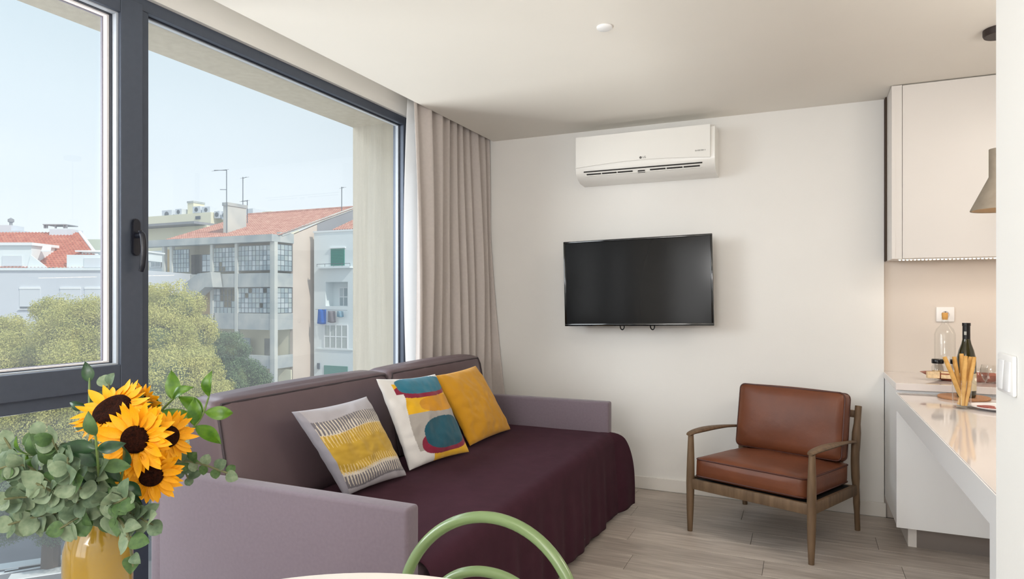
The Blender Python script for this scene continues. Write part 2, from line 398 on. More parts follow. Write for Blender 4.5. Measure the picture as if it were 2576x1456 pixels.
for (y0, y1, zt, sd_) in ((1.672, 2.722, .925, .4), (2.728, 3.728, .925, 2.1)):
    c_ = part('back_cushion', backcush(y0, y1, zt, sd_), M_sofab, sofa, smooth='all')
    hy = (y1-y0)/2; ym = (y0+y1)/2; hz = (zt-.49)/2
    def sp(yy, k): return (-1.935+.082-.010-.03*k+.055*(1-k)+.004, ym+yy, .49+2*hz*k-.014)
    pts = [sp(-hy+.012, .08), sp(-hy+.012, .5), sp(-hy+.012, .90)]+[sp(-hy+.03+(2*hy-.06)*i/14, .985) for i in range(15)]+[sp(hy-.012, .9), sp(hy-.012, .5), sp(hy-.012, .08)]
    part('piping', mtube(pts, .0055, n=6), mat('piping_cloth', (56, 46, 50), .6), c_, smooth=True)
# blanket
M_blanket = mat('aubergine_throw', (63, 35, 46), .95, spec=.12, var=.10, vscale=14, bump=.05, bscale=300, sheen=.02)
def blanket(u, v):
    # u across the sofa: 0 back .. .55 seat edge .. 1 hem ; v along the sofa, the last eighth hangs past the far arm
    ext = max(0, (v-.90)/.10); vv = min(1, v/.90)
    y = SY0+.078+vv*(SY1-.075-SY0-.082)
    if u < .5:
        x = -1.84+u/.5*.76; z = .497+.004*noise.noise(Vector((x*5, y*4, 1)))
        return (x, y+ext*.004, z - ext*.0)
    w = (u-.5)/.5; R = .055
    L = w*.49
    if L < R*PI/2: a = L/R; x = -1.08+R*math.sin(a); z = .497-R*(1-math.cos(a)); h = 0
    else: h = L-R*PI/2; x = -1.08+R; z = .497-R-h
    f = min(1, h/.3)
    x += .015+f*(.014+.009*math.sin(y*21+1.3*math.sin(y*5))+.004*math.sin(y*47+2))
    if ext > 0:
        g = min(1, max(0, (.50-z)/.30)); l = .21*math.sqrt(max(0, 1-(1-g)**2))*ext
        x += l*.30+.012*math.sin(ext*5)*f; y += l*.96
    return (x, y, z+.008*math.sin(y*5)*w)
part('throw_blanket', sheet(blanket, 70, 200, .003), M_blanket, smooth='all', label='aubergine brown velvety throw spread over the sofa seat', cat='blanket')

# scatter cushions
def pillow(name, corners, T, colfn, label, m, seam=.0, seed=0, N=160, pinch=.05):
    """corners: bottom-left, bottom-right, top-right, top-left as seen from the front"""
    bl, br, tr, tl = [Vector(c) for c in corners]; nrm = (br-bl).cross(tl-bl).normalized()
    bm = B(); cols = []; idx = {}
    for side in (1, -1):
        for i in range(N+1):
            for j in range(N+1):
                if side == -1 and (i in (0, N) or j in (0, N)): idx[(side, i, j)] = idx[(1, i, j)]; continue
                s, t_ = i/N, j/N; a, c = 2*s-1, 2*t_-1
                # pinched sides, pointed corners
                a2 = a*(1-pinch*(1-c*c)*abs(a)); c2 = c*(1-pinch*(1-a*a)*abs(c))
                s2, t2 = (a2+1)/2, (c2+1)/2
                p = bl*(1-s2)*(1-t2)+br*s2*(1-t2)+tr*s2*t2+tl*(1-s2)*t2
                h = T/2*(max(0, 1-a*a)**.5*max(0, 1-c*c)**.5)**.85
                wv = noise.noise(Vector((a*2.2+seed, c*2.2, seed)))*.16+noise.noise(Vector((a*6+seed, c*6, 3)))*.05
                edge = noise.noise(Vector((a*5+seed*2, c*5, 9)))*.004
                p = p+nrm*(side*h*(1+wv)*(1 if side == 1 else .45)+edge)
                idx[(side, i, j)] = bm.verts.new(p); cols.append(colfn(s, t_) if side == 1 else colfn(-1, -1))
    for side in (1, -1):
        for i in range(N):
            for j in range(N):
                q = [idx[(side, i, j)], idx[(side, i+1, j)], idx[(side, i+1, j+1)], idx[(side, i, j+1)]]
                bm.faces.new(q if side == 1 else q[::-1])
    bm.verts.index_update(); me = mesh_from(bm, name, 'all')
    ca = me.color_attributes.new('pattern', 'FLOAT_COLOR', 'POINT')
    arr = np.ones((len(cols), 4)); arr[:, :3] = [lin(c) for c in cols]; ca.data.foreach_set('color', arr.ravel())
    return part(name, me, m, None, label=label, cat='cushion', group='scatter cushions on the sofa')
def seat_pt(u, v): return onz(u, v, .505)
def topcorner(u, v, base, L):
    d = ray(u, v); best = None
    for t_ in np.linspace(1.5, 5, 3000):
        p = O+d*t_; q = abs((p-base).length-L)
        if (best is None or q < best[0]) and p.x < base.x-.02: best = (q, p)
    return best[1]
GREY = (176, 172, 178); MUST = (196, 158, 52); CREAM = (222, 212, 196)
def pat1(s, t_):
    if s < 0: return (160, 158, 164)
    t0 = t_+.02*math.sin(s*7)
    if s < .06: return (158, 156, 166)
    ph = (s*27) % 1; d = abs(ph-.5)*2       # 0 stroke centre
    base = MUST if .245 < t0 < .70 else ((118, 114, 120) if (.08 < t0 < .245 or .70 < t0 < .86) else GREY)
    for lo, hi, z0 in ((.70, .86, .70), (.10, .245, .245)):
        if lo < t0 < hi:
            k = 1-abs(t0-z0)/(hi-lo)
            if d < .18+.42*k: return CREAM
    for lo, hi, z0 in ((.56, .70, .70), (.245, .36, .245)):
        if lo < t0 < hi:
            k = 1-abs(t0-z0)/(hi-lo); dd = abs(((s*27+.5) % 1)-.5)*2
            if dd < .10+.40*k: return (226, 200, 140)
    for z0 in (.70, .245):
        if abs(t0-z0+.012*math.cos(2*PI*ph)) < .012: return CREAM
    if base == MUST:
        k = noise.noise(Vector((s*9, t_*26, 0)))*10; return (MUST[0]+k, MUST[1]+k, MUST[2]+k)
    return base
WHT = (228, 226, 224); TEAL = (36, 116, 140); DTEAL = (18, 84, 102); CRIM = (140, 20, 56); YEL = (236, 182, 22); ORG = (216, 150, 20); SG = (176, 170, 164)
def pat2(s, t_):
    if s < 0: return (215, 212, 210)
    lm = .18-.05*math.sin((t_-.1)*5.5)
    if t_ > .80: lm = .12
    if s < lm: return WHT
    def ell(cx, cy, rx, ry, p=2.6): cx -= .03; return (abs(s-cx)/rx)**p+(abs(t_-cy)/ry)**p < 1
    if ell(.62, .895, .42, .105, 3): return TEAL
    if ell(.58, .83, .44, .09): return CRIM
    if ell(.67, .31, .36, .185): return DTEAL
    if ell(.65, .215, .41, .14): return CRIM
    if ell(.78, .65, .38, .095): return ORG
    if t_ > .93: return WHT
    if t_ > .57: return YEL
    if t_ > .25 or s < .36: return SG if t_ > .16 else WHT
    if t_ > .19-.1*s and s < .5: return WHT
    return YEL
def pat3(s, t_): return (212, 152, 24)
M_pat = mat('printed_cushion_cotton', (200, 200, 200), .85, attr='pattern', bump=.12, bscale=350, sheen=.2)
bl, br = seat_pt(866, 1250), seat_pt(1022, 1196)
p1 = pillow('cushion', [bl, br, onx(922, 997, -1.745), onx(733, 1036, -1.745)], .13, pat1, 'grey cushion with a mustard band and cream zigzag strokes, nearest on the sofa', M_pat, seed=1)
bl, br = seat_pt(1030, 1184), seat_pt(1180, 1137)
p2 = pillow('cushion', [bl, br, onx(1094, 941, -1.745), onx(946, 953, -1.745)], .125, pat2, 'white cushion printed with teal, crimson, yellow and grey blobs', M_pat, seed=5)
bl, br = seat_pt(1182, 1122), seat_pt(1284, 1080)
p3c = [bl, br, onx(1196, 920, -1.76), onx(1092, 945, -1.755)]
p3 = pillow('cushion', p3c, .12, pat3, 'plain mustard yellow cushion with a flanged edge, farthest on the sofa', M_pat, seed=9, pinch=.035)

# ------------------------------------------------------------------ armchair
M_leather = mat('cognac_leather', (118, 66, 40), .45, rgb2=(98, 54, 34), vscale=5, bump=.10, bscale=30)
M_teak = mat('weathered_oak', (122, 98, 74), .55, rgb2=(92, 72, 52), vscale=6, stretch=(6, 6, 1), bump=.06, bscale=30)
ac = thing('armchair', (-.155, 3.895, 0), 'low wooden armchair with brown leather cushions against the white wall', 'armchair', rz=math.radians(-21))
def lp(name, bm, m, sm=True, par=ac, **k): return part(name, bm, m, par, local=True, smooth=sm, **k)
for s in (-1, 1):
    lp('leg', mtube([(s*.325, -.33, 0), (s*.325, -.328, .12), (s*.325, -.325, .27), (s*.325, -.322, .40), (s*.325, -.32, .528)], [.0135, .019, .0225, .020, .015], n=14), M_teak)
    lp('leg', mtube(catmull([(s*.325, .335, 0), (s*.325, .315, .20), (s*.325, .295, .38), (s*.325, .31, .50), (s*.325, .35, .685)], 4), [.014]*3+[.017]*3+[.021]*5+[.022]*3+[.017]*3, n=14, sq=1.25), M_teak)
    am = B()
    pts = catmull([(s*.325, -.345, .533), (s*.327, -.28, .539), (s*.33, -.12, .535), (s*.33, .06, .522), (s*.326, .20, .507), (s*.324, .31, .492)], 4)
    tube(am, pts, [.014, .019, .021, .022, .024, .026, .027, .028, .027, .026, .024, .022, .020, .018, .017, .016, .016, .015, .015, .014, .014], n=14, sq=.5)
    lp('arm', am, M_teak)
    lp('side_rail', mbox(-.011, .011, -.33, .32, -.028, .028, bev=.004, M=Matrix.Translation((s*.325, 0, .248)) @ Matrix.Rotation(-.055, 4, 'X')), M_teak)
lp('front_rail', mbox(-.325, .325, -.338, -.314, .235, .290, bev=.004), M_teak)
lp('back_rail', mbox(-.325, .325, .292, .312, .200, .250, bev=.004), M_teak)
for i in range(5):
    lp('back_slat', mbox(-.24+i*.12-.02, -.24+i*.12+.02, -.008, .008, -.20, .22, bev=.003, M=Matrix.Translation((0, .315, .45)) @ Matrix.Rotation(-.13, 4, 'X')), M_teak)
lp('back_slat_rail', mbox(-.325, .325, .335, .352, .62, .66, bev=.004), M_teak)
lp('support_webbing', mbox(-.31, .31, -.31, .29, -.003, .003, M=Matrix.Translation((0, 0, .262)) @ Matrix.Rotation(-.055, 4, 'X')), mat('black_webbing', (18, 16, 16), .8))
def cushion_part(name, hx, hy, hz, M, bx, by, bz, seed, pip):
    bm = puffbox(hx, hy, hz, bx, by, bz, n=12, bev=min(hz, .028), seed=seed)
    for v in bm.verts:
        v.co.z += .004*noise.noise(Vector((v.co.x*9+seed, v.co.y*9, 0)))*(1 if v.co.z > 0 else 0)
    bmesh.ops.transform(bm, matrix=M, verts=bm.verts); o = lp(name, bm, M_leather, 'all')
    for zz in pip:
        r = .03; pts = []
        for cx, cy, a0 in ((hx-r, hy-r, 0), (-hx+r, hy-r, PI/2), (-hx+r, -hy+r, PI), (hx-r, -hy+r, 1.5*PI)):
            for k in range(5): a = a0+k*PI/8; pts.append(M @ Vector((cx+(r-.002)*math.cos(a), cy+(r-.002)*math.sin(a), zz)))
        pts.append(pts[0])
        Mo = WM[ac.name]
        part('piping', mtube([Mo @ p for p in pts], .0042, n=6, caps=False), mat('dark_leather_piping', (74, 36, 26), .45), o, smooth=True)
cushion_part('seat_cushion', .300, .305, .060, Matrix.Translation((0, -.022, .338)) @ Matrix.Rotation(-.055, 4, 'X'), .004, .006, .022, 1, (.045, -.045))
cushion_part('back_cushion', .300, .185, .058, Matrix.Translation((0, .232, .578)) @ Matrix.Rotation(-.17, 4, 'X') @ Matrix.Rotation(PI/2, 4, 'X'), .006, .008, .022, 4, (.042, -.042))

# ------------------------------------------------------------------ television and air conditioner
tv = thing('television', (-1.006, 4.405, 1.389), 'black flat-screen television on the white wall under the air conditioner', 'television', rot=Matrix.Rotation(math.radians(-1.2), 3, 'Y'))
M_tvf = mat('gloss_black_bezel', (8, 8, 9), .12, coat=.5)
m = bpy.data.materials.new('tv_screen'); m.use_nodes = True; pb = m.node_tree.nodes['Principled BSDF']
pb.inputs['Base Color'].default_value = (.006, .006, .006, 1); pb.inputs['Roughness'].default_value = .13; pb.inputs['Specular IOR Level'].default_value = .22; M_scr = m
b = B(); w, h = .4885, .2865
for x0, x1, z0, z1 in ((-w, w, h-.013, h), (-w, w, -h, -h+.017), (-w, -w+.013, -h+.017, h-.013), (w-.013, w, -h+.017, h-.013)): box(b, x0, x1, -.185, -.160, z0, z1, bev=.002)
lp('bezel', b, M_tvf, True, tv); lp('screen', mbox(-w+.013, w-.013, -.180, -.163, -h+.017, h-.013), M_scr, False, tv)
lp('back_shell', mbox(-w+.01, w-.01, -.160, -.125, -h+.01, h-.01, bev=.012), M_black, True, tv)
lp('wall_bracket', mbox(-.22, .22, -.125, -.003, -.12, .12, bev=.004), M_black, True, tv)
for sx_ in (-.10, .10): lp('bracket_hook', mtube(catmull([(sx_-.013, -.15, -h+.01), (sx_-.012, -.15, -h-.014), (sx_, -.15, -h-.026), (sx_+.012, -.15, -h-.014), (sx_+.013, -.15, -h+.01)], 4), .004, n=8), M_black, True, tv)
def text(s, size, M, m, parent, name='lettering', depth=.0006, bold=0.):
    cu_ = bpy.data.curves.new('t', 'FONT'); cu_.body = s; cu_.size = size; cu_.extrude = depth; cu_.offset = bold; cu_.align_x = 'CENTER'; cu_.align_y = 'CENTER'
    o = bpy.data.objects.new('t', cu_); dg = bpy.context.evaluated_depsgraph_get(); COL.objects.link(o); dg.update()
    me = bpy.data.meshes.new_from_object(o.evaluated_get(bpy.context.evaluated_depsgraph_get())); bpy.data.objects.remove(o)
    me.transform(M); me.materials.clear(); return part(name, me, m, parent, local=True)
M_ac = mat('air_conditioner_plastic', (240, 238, 233), .22, coat=.15)
M_dk = mat('dark_slot', (24, 20, 16), .7); M_gr = mat('grey_print', (96, 94, 92), .5)
AX0, AX1 = -1.405, -.505
aco = thing('air_conditioner', ((AX0+AX1)/2, D, 2.06), 'white split air conditioner mounted high on the wall above the television', 'air conditioner')
L2 = (AX1-AX0)/2
prof = [(0, .300), (-.185, .300), (-.200, .285), (-.204, .10), (-.196, .062), (-.165, .028), (-.11, .006), (0, 0)]
b = B(); prism(b, [(-L2, y, z) for y, z in prof], (2*L2, 0, 0)); lp('body', b, M_ac, True, aco)
# front panel: smile-shaped lower edge, standing off the body
b = B(); N = 24; poly = [(-L2+.004, -.206, .298)]+[(-L2+.004+(2*L2-.03)*i/N, -.206, .094+.020*math.sin(PI*i/N)) for i in range(N+1)]+[(L2-.026, -.206, .298)]
prism(b, poly, (0, -.009, 0)); lp('front_panel', b, M_ac, False, aco)
def acy(z):  # surface y at height z
    for (y0, z0), (y1, z1) in zip(prof[2:], prof[3:]):
        if z1 <= z <= z0: return y0+(y1-y0)*(z0-z)/(z0-z1)
    return -.2
b = B(); box(b, -L2+.055, L2-.075, acy(.068)-.003, acy(.068)+.02, .063, .0705); lp('air_slot', b, M_dk, False, aco)
xs = np.linspace(-L2+.068, L2-.088, 8)
for i in range(7):
    if i == 3: continue
    lp('air_slot', mbox(xs[i]+.004, xs[i+1]-.004, acy(.052)-.003, acy(.052)+.02, .047, .0545), M_dk, False, aco)
b = B(); box(b, xs[3]+.03, xs[4]-.03, acy(.048)-.004, acy(.048)+.02, .038, .056); lp('louvre_motor', b, M_dk, False, aco)
b = B(); box(b, -L2+.06, L2-.08, acy(.044)-.008, acy(.044)+.004, .040, .0435); lp('louvre', b, M_ac, False, aco)
fm = Matrix.Rotation(PI/2, 4, 'X')
text('LG', .018, Matrix.Translation((.016, -.2155, .128)) @ fm, M_gr, aco)
b = lathe([(.008, -.0004), (.008, .0004)], 20); bmesh.ops.transform(b, matrix=Matrix.Translation((-.008, -.2155, .128)) @ fm, verts=b.verts); lp('round_emblem', b, M_gr, False, aco)
text('INVERTER V', .012, Matrix.Translation((L2-.085, -.2155, .140)) @ fm, M_gr, aco)

# ceiling disc, wall sockets and switch
b = lathe([(.034, 0), (.034, -.006), (.028, -.011), (0, -.012)], 32, (-.786, 2.74, 2.45)); bmesh.ops.recalc_face_normals(b, faces=b.faces)
part('ceiling_disc', b, M_white, smooth=True, label='small round white cover plate on the ceiling', cat='cover plate')
def socket(name, cx, cz, y, label, hw=.042, hh=.042, schuko=True):
    t_ = thing(name, (cx, y, cz-hh), label, 'socket')
    part('plate', mbox(cx-hw, cx+hw, y-.009, y, cz-hh, cz+hh, bev=.003), mat('socket_plastic', (232, 230, 228), .3), t_, smooth=True)
    if schuko:
        q = lathe([(.020, 0), (.020, .004), (.017, .004), (.016, -.002), (0, -.002)], 24); bmesh.ops.transform(q, matrix=Matrix.Translation((cx, y-.009, cz)) @ Matrix.Rotation(PI/2, 4, 'X'), verts=q.verts)
        part('socket_well', q, mat('socket_grey', (205, 200, 198), .4), t_, smooth=True)
        q = B()
        for dx in (-.008, .008): tube(q, [(cx+dx, y-.010, cz), (cx+dx, y-.006, cz)], .0022, n=8)
        box(q, cx-.003, cx+.003, y-.012, y-.008, cz+.012, cz+.016); box(q, cx-.003, cx+.003, y-.012, y-.008, cz-.016, cz-.012)
        part('contact', q, M_dk, t_)
    return t_
socket('wall_socket', .735, 1.190, D+.03, 'white square power socket on the beige kitchen backsplash', .044, .042)
socket('wall_socket', -1.19, .325, D, 'white wall socket low on the wall, half hidden by the sofa arm', .04, .04)
sw = thing('light_switch', (.33, 1.413, 1.105), 'white double light switch on the foreground partition wall', 'light switch')
part('plate', mbox(.323, .33, 1.365, 1.462, 1.112, 1.182, bev=.003), mat('socket_plastic', (244, 240, 238), .3), sw, smooth=True)
for y0, y1 in ((1.376, 1.412), (1.415, 1.451)):
    part('rocker', mbox(-.002, .002, -.018, .018, -.026, .026, bev=.0012, M=Matrix.Translation((.3225, (y0+y1)/2, 1.145)) @ Matrix.Rotation(.05, 4, 'Y')), mat('rocker_plastic', (226, 225, 226), .25), sw, smooth=True)

# ------------------------------------------------------------------ kitchen
KX = .4275; KY = D+.03
cab = thing('base_cabinet', (1.5, 4.1, 0), 'white lacquered base cabinet along the kitchen wall', 'cabinet')
part('carcass', mbox(KX+.003, 2.58, 3.86, KY-.003, .122, .815), M_white, cab)
part('door', mbox(KX, 1.03, 3.838, 3.858, .118, .790, bev=.001), M_white, cab); part('door', mbox(1.034, 1.63, 3.838, 3.858, .118, .790, bev=.001), M_white, cab); part('door', mbox(1.634, 2.58, 3.838, 3.858, .118, .790, bev=.001), M_white, cab)
part('plinth', mbox(KX+.10, 2.58, 3.93, 3.948, .0, .118), mat('steel_plinth', (150, 142, 138), .35, metal=.5), cab)
part('plinth_end', mbox(KX+.062, KX+.10, 3.93, KY, .0, .118), M_kfront, cab)
part('kitchen_worktop', mbox(KX-.004, 2.58, 3.835, KY, .817, .852, bev=.002), M_top, label='white polished back worktop running along the backsplash', cat='worktop')
pen = thing('peninsula_counter', (.8, 2.7, 0), 'glossy white peninsula counter with a thick slab edge and end panel', 'counter')
part('slab', mbox(KX, 1.20, 1.505, 3.832, .715, .805, bev=.002), M_top, pen)
part('slab_edge', mbox(KX-.004, KX-.001, 1.505, 3.832, .717, .803), M_white, pen)
part('end_panel', mbox(KX-.001, KX+.06, 1.505, 2.0, 0, .714, bev=.001), M_white, pen)
upc = thing('wall_cabinet', (1.5, 4.25, 1.5), 'tall white handleless wall cabinet reaching the ceiling over the worktop', 'cabinet')
part('carcass', mbox(.458, 2.58, 4.158, KY, 1.500, 2.448), M_kfront, upc)
part('side_panel', mbox(.438, .456, 4.135, KY, 1.498, 2.446), M_kfront, upc)
part('filler_strip', mbox(.456, .487, 4.137, 4.157, 1.498, 2.446), M_kfront, upc)
for x0, x1 in ((.4895, 1.10), (1.103, 1.70), (1.703, 2.58)): part('door', mbox(x0, x1, 4.137, 4.156, 1.500, 2.444, bev=.001), M_kfront, upc)
part('gap_shade_strip', mbox(.429, .4375, 4.36, KY, 1.50, 2.448), mat('gap_shade_brown', (70, 55, 44), .8), upc)  # dark strip, stands in for the shade in the gap by the wall
led = thing('led_strip', (1.4, 4.17, 1.49), 'strip of tiny warm LED lights under the wall cabinet', 'light strip')
part('profile', mbox(.47, 2.5, 4.162, 4.176, 1.494, 1.4985), M_white, led)
b = B()
for i in range(110): x = .48+i*.018; box(b, x-.004, x+.004, 4.164, 4.174, 1.4895, 1.494)
part('diode', b, mat('led_glow', (255, 240, 220), .5, emit=(1, .80, .58), estr=9.), led, kind='stuff')
area('led_strip_light', (1.4, 4.185, 1.487), (1.4, 4.25, 0), 1.9, .02, 1.9, (1, .87, .73))

# pendant lamp
pd = thing('pendant_lamp', (.775, 3.46, 2.45), 'concrete-grey cone pendant lamp half hidden behind the partition', 'pendant lamp')
part('canopy', lathe([(.062, 0), (.062, -.022), (.058, -.030), (0, -.030)], 32, (.775, 3.46, 2.45)), mat('bronze_canopy', (52, 40, 36), .5), pd, smooth=True, label='dark bronze ceiling rose')
part('cord', mtube([(.775, 3.46, 2.42), (.775, 3.46, 1.93)], .003, n=8), M_black, pd)
M_cm = mat('concrete_shade', (158, 146, 130), .8, var=.08, vscale=30)
part('shade', lathe([(.012, .262), (.040, .262), (.040, .142), (.108, -.001), (.108, -.004), (.101, -.003), (.035, .138), (.035, .255), (.012, .255)], 40, (.775, 3.46, 1.668), caps=False), M_cm, pd, smooth=True)
part('bulb', lathe([(0, -.03), (.02, -.022), (.028, 0), (.02, .022), (.012, .04), (0, .04)], 20, (.775, 3.46, 1.735)), mat('bulb_glow', (255, 230, 190), .5, emit=(1, .62, .30), estr=12), pd, smooth=True)

# things on the counters
car = thing('water_carafe', (.707, 4.27, .852), 'clear glass bottle with an amber stopper in front of the socket', 'carafe')
part('bottle', lathe([(0, .002), (.045, .002), (.050, .010), (.050, .235), (.040, .262), (.020, .285), (.016, .305), (.018, .325), (.015, .325), (.013, .305), (.017, .286), (.038, .259), (.047, .233), (.047, .012), (0, .008)], 32, (.707, 4.27, .852)), M_cglass, car, smooth=True)
part('stopper', lathe([(0, .312), (.0125, .312), (.0150, .328), (.0150, .350), (0, .352)], 20, (.707, 4.27, .852)), mat('amber_stopper', (214, 160, 84), .4), car, smooth=True)
M_tray = mat('terracotta_lacquer', (158, 84, 62), .3)
tr = B(); NU = 40
rim = [(.225*math.copysign(abs(math.cos(a))**.8, math.cos(a)), .075*math.copysign(abs(math.sin(a))**.8, math.sin(a))) for a in np.linspace(0, 2*PI, NU, endpoint=False)]
rings = []
for k, (sc, z) in enumerate(((.55, 0), (.62, .004), (.85, .022), (1.0, .040), (.975, .041), (.82, .026), (.60, .009), (.3, .007))):
    rings.append([tr.verts.new((.785+x*sc, 4.07+y_*sc, .852+z)) for x, y_ in rim])
for i in range(len(rings)-1):
    for k in range(NU): tr.faces.new((rings[i][k], rings[i][(k+1) % NU], rings[i+1][(k+1) % NU], rings[i+1][k]))
tr.faces.new(rings[0][::-1]); tr.faces.new(rings[-1])
part('serving_tray', tr, M_tray, smooth=True, label='boat-shaped terracotta serving tray on the back worktop', cat='tray')
def jar(x, y, z, label):
    j = thing('spice_jar', (x, y, z), label, 'jar', group='black-lidded jars on the tray')
    part('glass_body', lathe([(0, 0), (.026, 0), (.028, .004), (.028, .062), (.022, .072), (.022, .080), (.020, .080), (.020, .071), (.026, .061), (.026, .005), (0, .003)], 24, (x, y, z)), M_cglass, j, smooth=True)
    part('contents', lathe([(0, .004), (.025, .004), (.025, .040), (0, .042)], 20, (x, y, z)), mat('tan_spice', (205, 172, 128), .8, var=.15, vscale=120), j, smooth=True)
    part('lid', lathe([(0, .078), (.027, .078), (.028, .081), (.028, .098), (.026, .101), (0, .101)], 24, (x, y, z)), M_black, j, smooth=True)
jar(.640, 4.06, .862, 'glass jar with a black lid on the left of the terracotta tray'); jar(.722, 4.06, .862, 'glass jar with a black lid, half hidden by the wine bottle')
for (x, y, a, lab) in ((.612, 4.015, .1, 'tan cracker lying beside the left jar on the tray'), (.676, 4.02, -.15, 'tan cracker lying in the middle of the tray')):
    part('cracker', mbox(-.028, .028, -.016, .016, 0, .034, bev=.003, M=Matrix.Translation((x, y, .866)) @ Matrix.Rotation(a, 4, 'Z')), mat('cracker_crust', (224, 196, 156), .8, var=.15, vscale=60, bump=.3, bscale=80), label=lab, cat='cracker', group='crackers on the tray')
bt = thing('wine_bottle', (.695, 3.683, .817), 'dark green wine bottle standing on the round cork board', 'bottle')
part('bottle', lathe([(0, .004), (.030, 0), (.037, .004), (.039, .014), (.039, .165), (.037, .19), (.030, .222), (.020, .252), (.0155, .275), (.0145, .335), (.0165, .336), (.0165, .348), (.013, .349), (0, .349)], 36, (.695, 3.683, .817)),
     mat('bottle_glass', (44, 40, 14), .06, coat=.5), bt, smooth=True)
part('capsule', lathe([(.0158, .270), (.0155, .334), (.0172, .336), (.0172, .349), (0, .350)], 28, (.695, 3.683, .817)), mat('black_capsule', (20, 17, 17), .3), bt, smooth=True)
part('label_band', lathe([(.0395, .034), (.0395, .115)], 36, (.695, 3.683, .817), caps=False), mat('cream_label', (214, 200, 170), .7), bt, smooth=True)
part('neck_seal', mbox(-.005, .005, -.0006, .0006, -.008, .008, M=Matrix.Translation((.695-.0068, 3.683-.0140, 1.118)) @ Matrix.Rotation(-.45, 4, 'Z')), mat('silver_print', (180, 180, 172), .4), bt)
part('round_board', lathe([(0, 0), (.103, 0), (.106, .003), (.106, .009), (.103, .012), (0, .012)], 40, (.692, 3.72, .805)), mat('cork_board', (176, 128, 92), .75, var=.12, vscale=80), smooth=True, label='round brown cork board under the wine bottle', cat='board')
GX, GY, GZ = .622, 3.385, .805
part('drinking_glass', lathe([(0, 0), (.032, 0), (.034, .003), (.037, .125), (.0355, .125), (.032, .008), (0, .008)], 32, (GX, GY, GZ)), M_cglass, smooth=True, label='clear straight tumbler holding the breadsticks', cat='glass')
M_stick = mat('baked_breadstick', (222, 178, 108), .75, rgb2=(204, 154, 82), vscale=40, bump=.25, bscale=90)
for i, (bx_, by_, tx, ty, tz) in enumerate(((.010, -.006, -.066, -.020, .222), (.006, .012, -.026, .010, .222), (.012, .016, .004, .030, .235), (.000, -.016, .012, -.006, .228), (.012, -.012, .047, .010, .224), (-.008, .010, .040, .035, .222))):
    A = Vector((GX+bx_, GY+by_, GZ+.014)); Z = Vector((GX+tx, GY+ty, GZ+tz))
    pts = [A.lerp(Z, k/6)+Vector((.001*math.sin(k*2+i), .001*math.cos(k*3+i), 0)) for k in range(7)]
    part('breadstick', mtube(pts, [.0065, .0082, .0086, .0088, .0088, .0090, .0078], n=12), M_stick, smooth=True,
         label=['breadstick leaning farthest left out of the tumbler', 'second breadstick from the left in the tumbler', 'breadstick standing at the back of the tumbler, reaching highest', 'breadstick in the middle front of the tumbler', 'breadstick leaning farthest right out of the tumbler', 'breadstick behind the one leaning right'][i], cat='breadstick', group='breadsticks in the tumbler')
def wineglass(x, y, lab, sc=1.):
    pr = [(0, .002), (.033, .0), (.034, .002), (.010, .005), (.0042, .012), (.0038, .085), (.008, .094), (.028, .108), (.040, .135), (.041, .155), (.036, .178), (.035, .178), (.040, .155), (.039, .136), (.027, .110), (.006, .097), (0, .096)]
    part('wine_glass', lathe([(r*sc, z*sc) for r, z in pr], 32, (x, y, .805)), M_cglass, smooth=True, label=lab, cat='wine glass', group='wine glasses on the peninsula')
wineglass(.765, 3.56, 'stemmed clear wine glass right beside the partition edge'); wineglass(.705, 3.50, 'stemmed clear wine glass just right of the breadsticks', .95)
pl_ = (.752, 3.40)
part('plate', lathe([(0, 0), (.05, 0), (.085, .008), (.100, .014), (.099, .016), (.084, .011), (.05, .004), (0, .004)], 44, (*pl_, .805)), mat('porcelain', (240, 236, 236), .12), smooth=True, label='white plate of sliced meat, cut off by the partition', cat='plate')
for i in range(6):
    a = 2.2+i*.72; part('salami_slice', lathe([(0, 0), (.026, 0), (.027, .001), (.026, .0025), (0, .0025)], 20, (pl_[0]+.045*math.cos(a), pl_[1]+.045*math.sin(a), .812+.0026*(i % 2))), mat('salami_meat', (160, 78, 70), .5, var=.25, vscale=90), smooth=True, label='thin red salami slice on the white plate, ' + ('at the left rim', 'near the front left', 'at the front rim', 'at the right', 'behind, at the far right', 'behind, at the far rim')[i], cat='meat slice', group='salami slices on the plate')

# ------------------------------------------------------------------ dining table and chair
def camp(r, t_, z=0): return Vector((C*r-S*t_, S*r+C*t_, z))
tcn_ = camp(-.281, .806)
tb = thing('dining_table', (tcn_.x, tcn_.y, 0), 'round white dining table carrying the vase, seen by its far rim', 'table')
part('tabletop', lathe([(0, .712), (.478, .712), (.490, .718), (.490, .734), (.486, .740), (0, .740)], 96, (tcn_.x, tcn_.y, 0)), mat('white_tabletop', (222, 214, 205), .22), tb, smooth=True)
part('pedestal', lathe([(0, 0), (.24, 0), (.24, .010), (.06, .022), (.032, .05), (.032, .69), (.12, .712), (0, .712)], 40, (tcn_.x, tcn_.y, 0)), M_white, tb, smooth=True)
cc = camp(-.060, 1.43)
M_green = mat('sage_green_lacquer', (112, 132, 86), .25, coat=.3)
ch = thing('bentwood_chair', (cc.x, cc.y, 0), 'sage green bentwood chair at the round table, only its hoops showing', 'chair', rz=TH+math.atan2(-.45, .89))
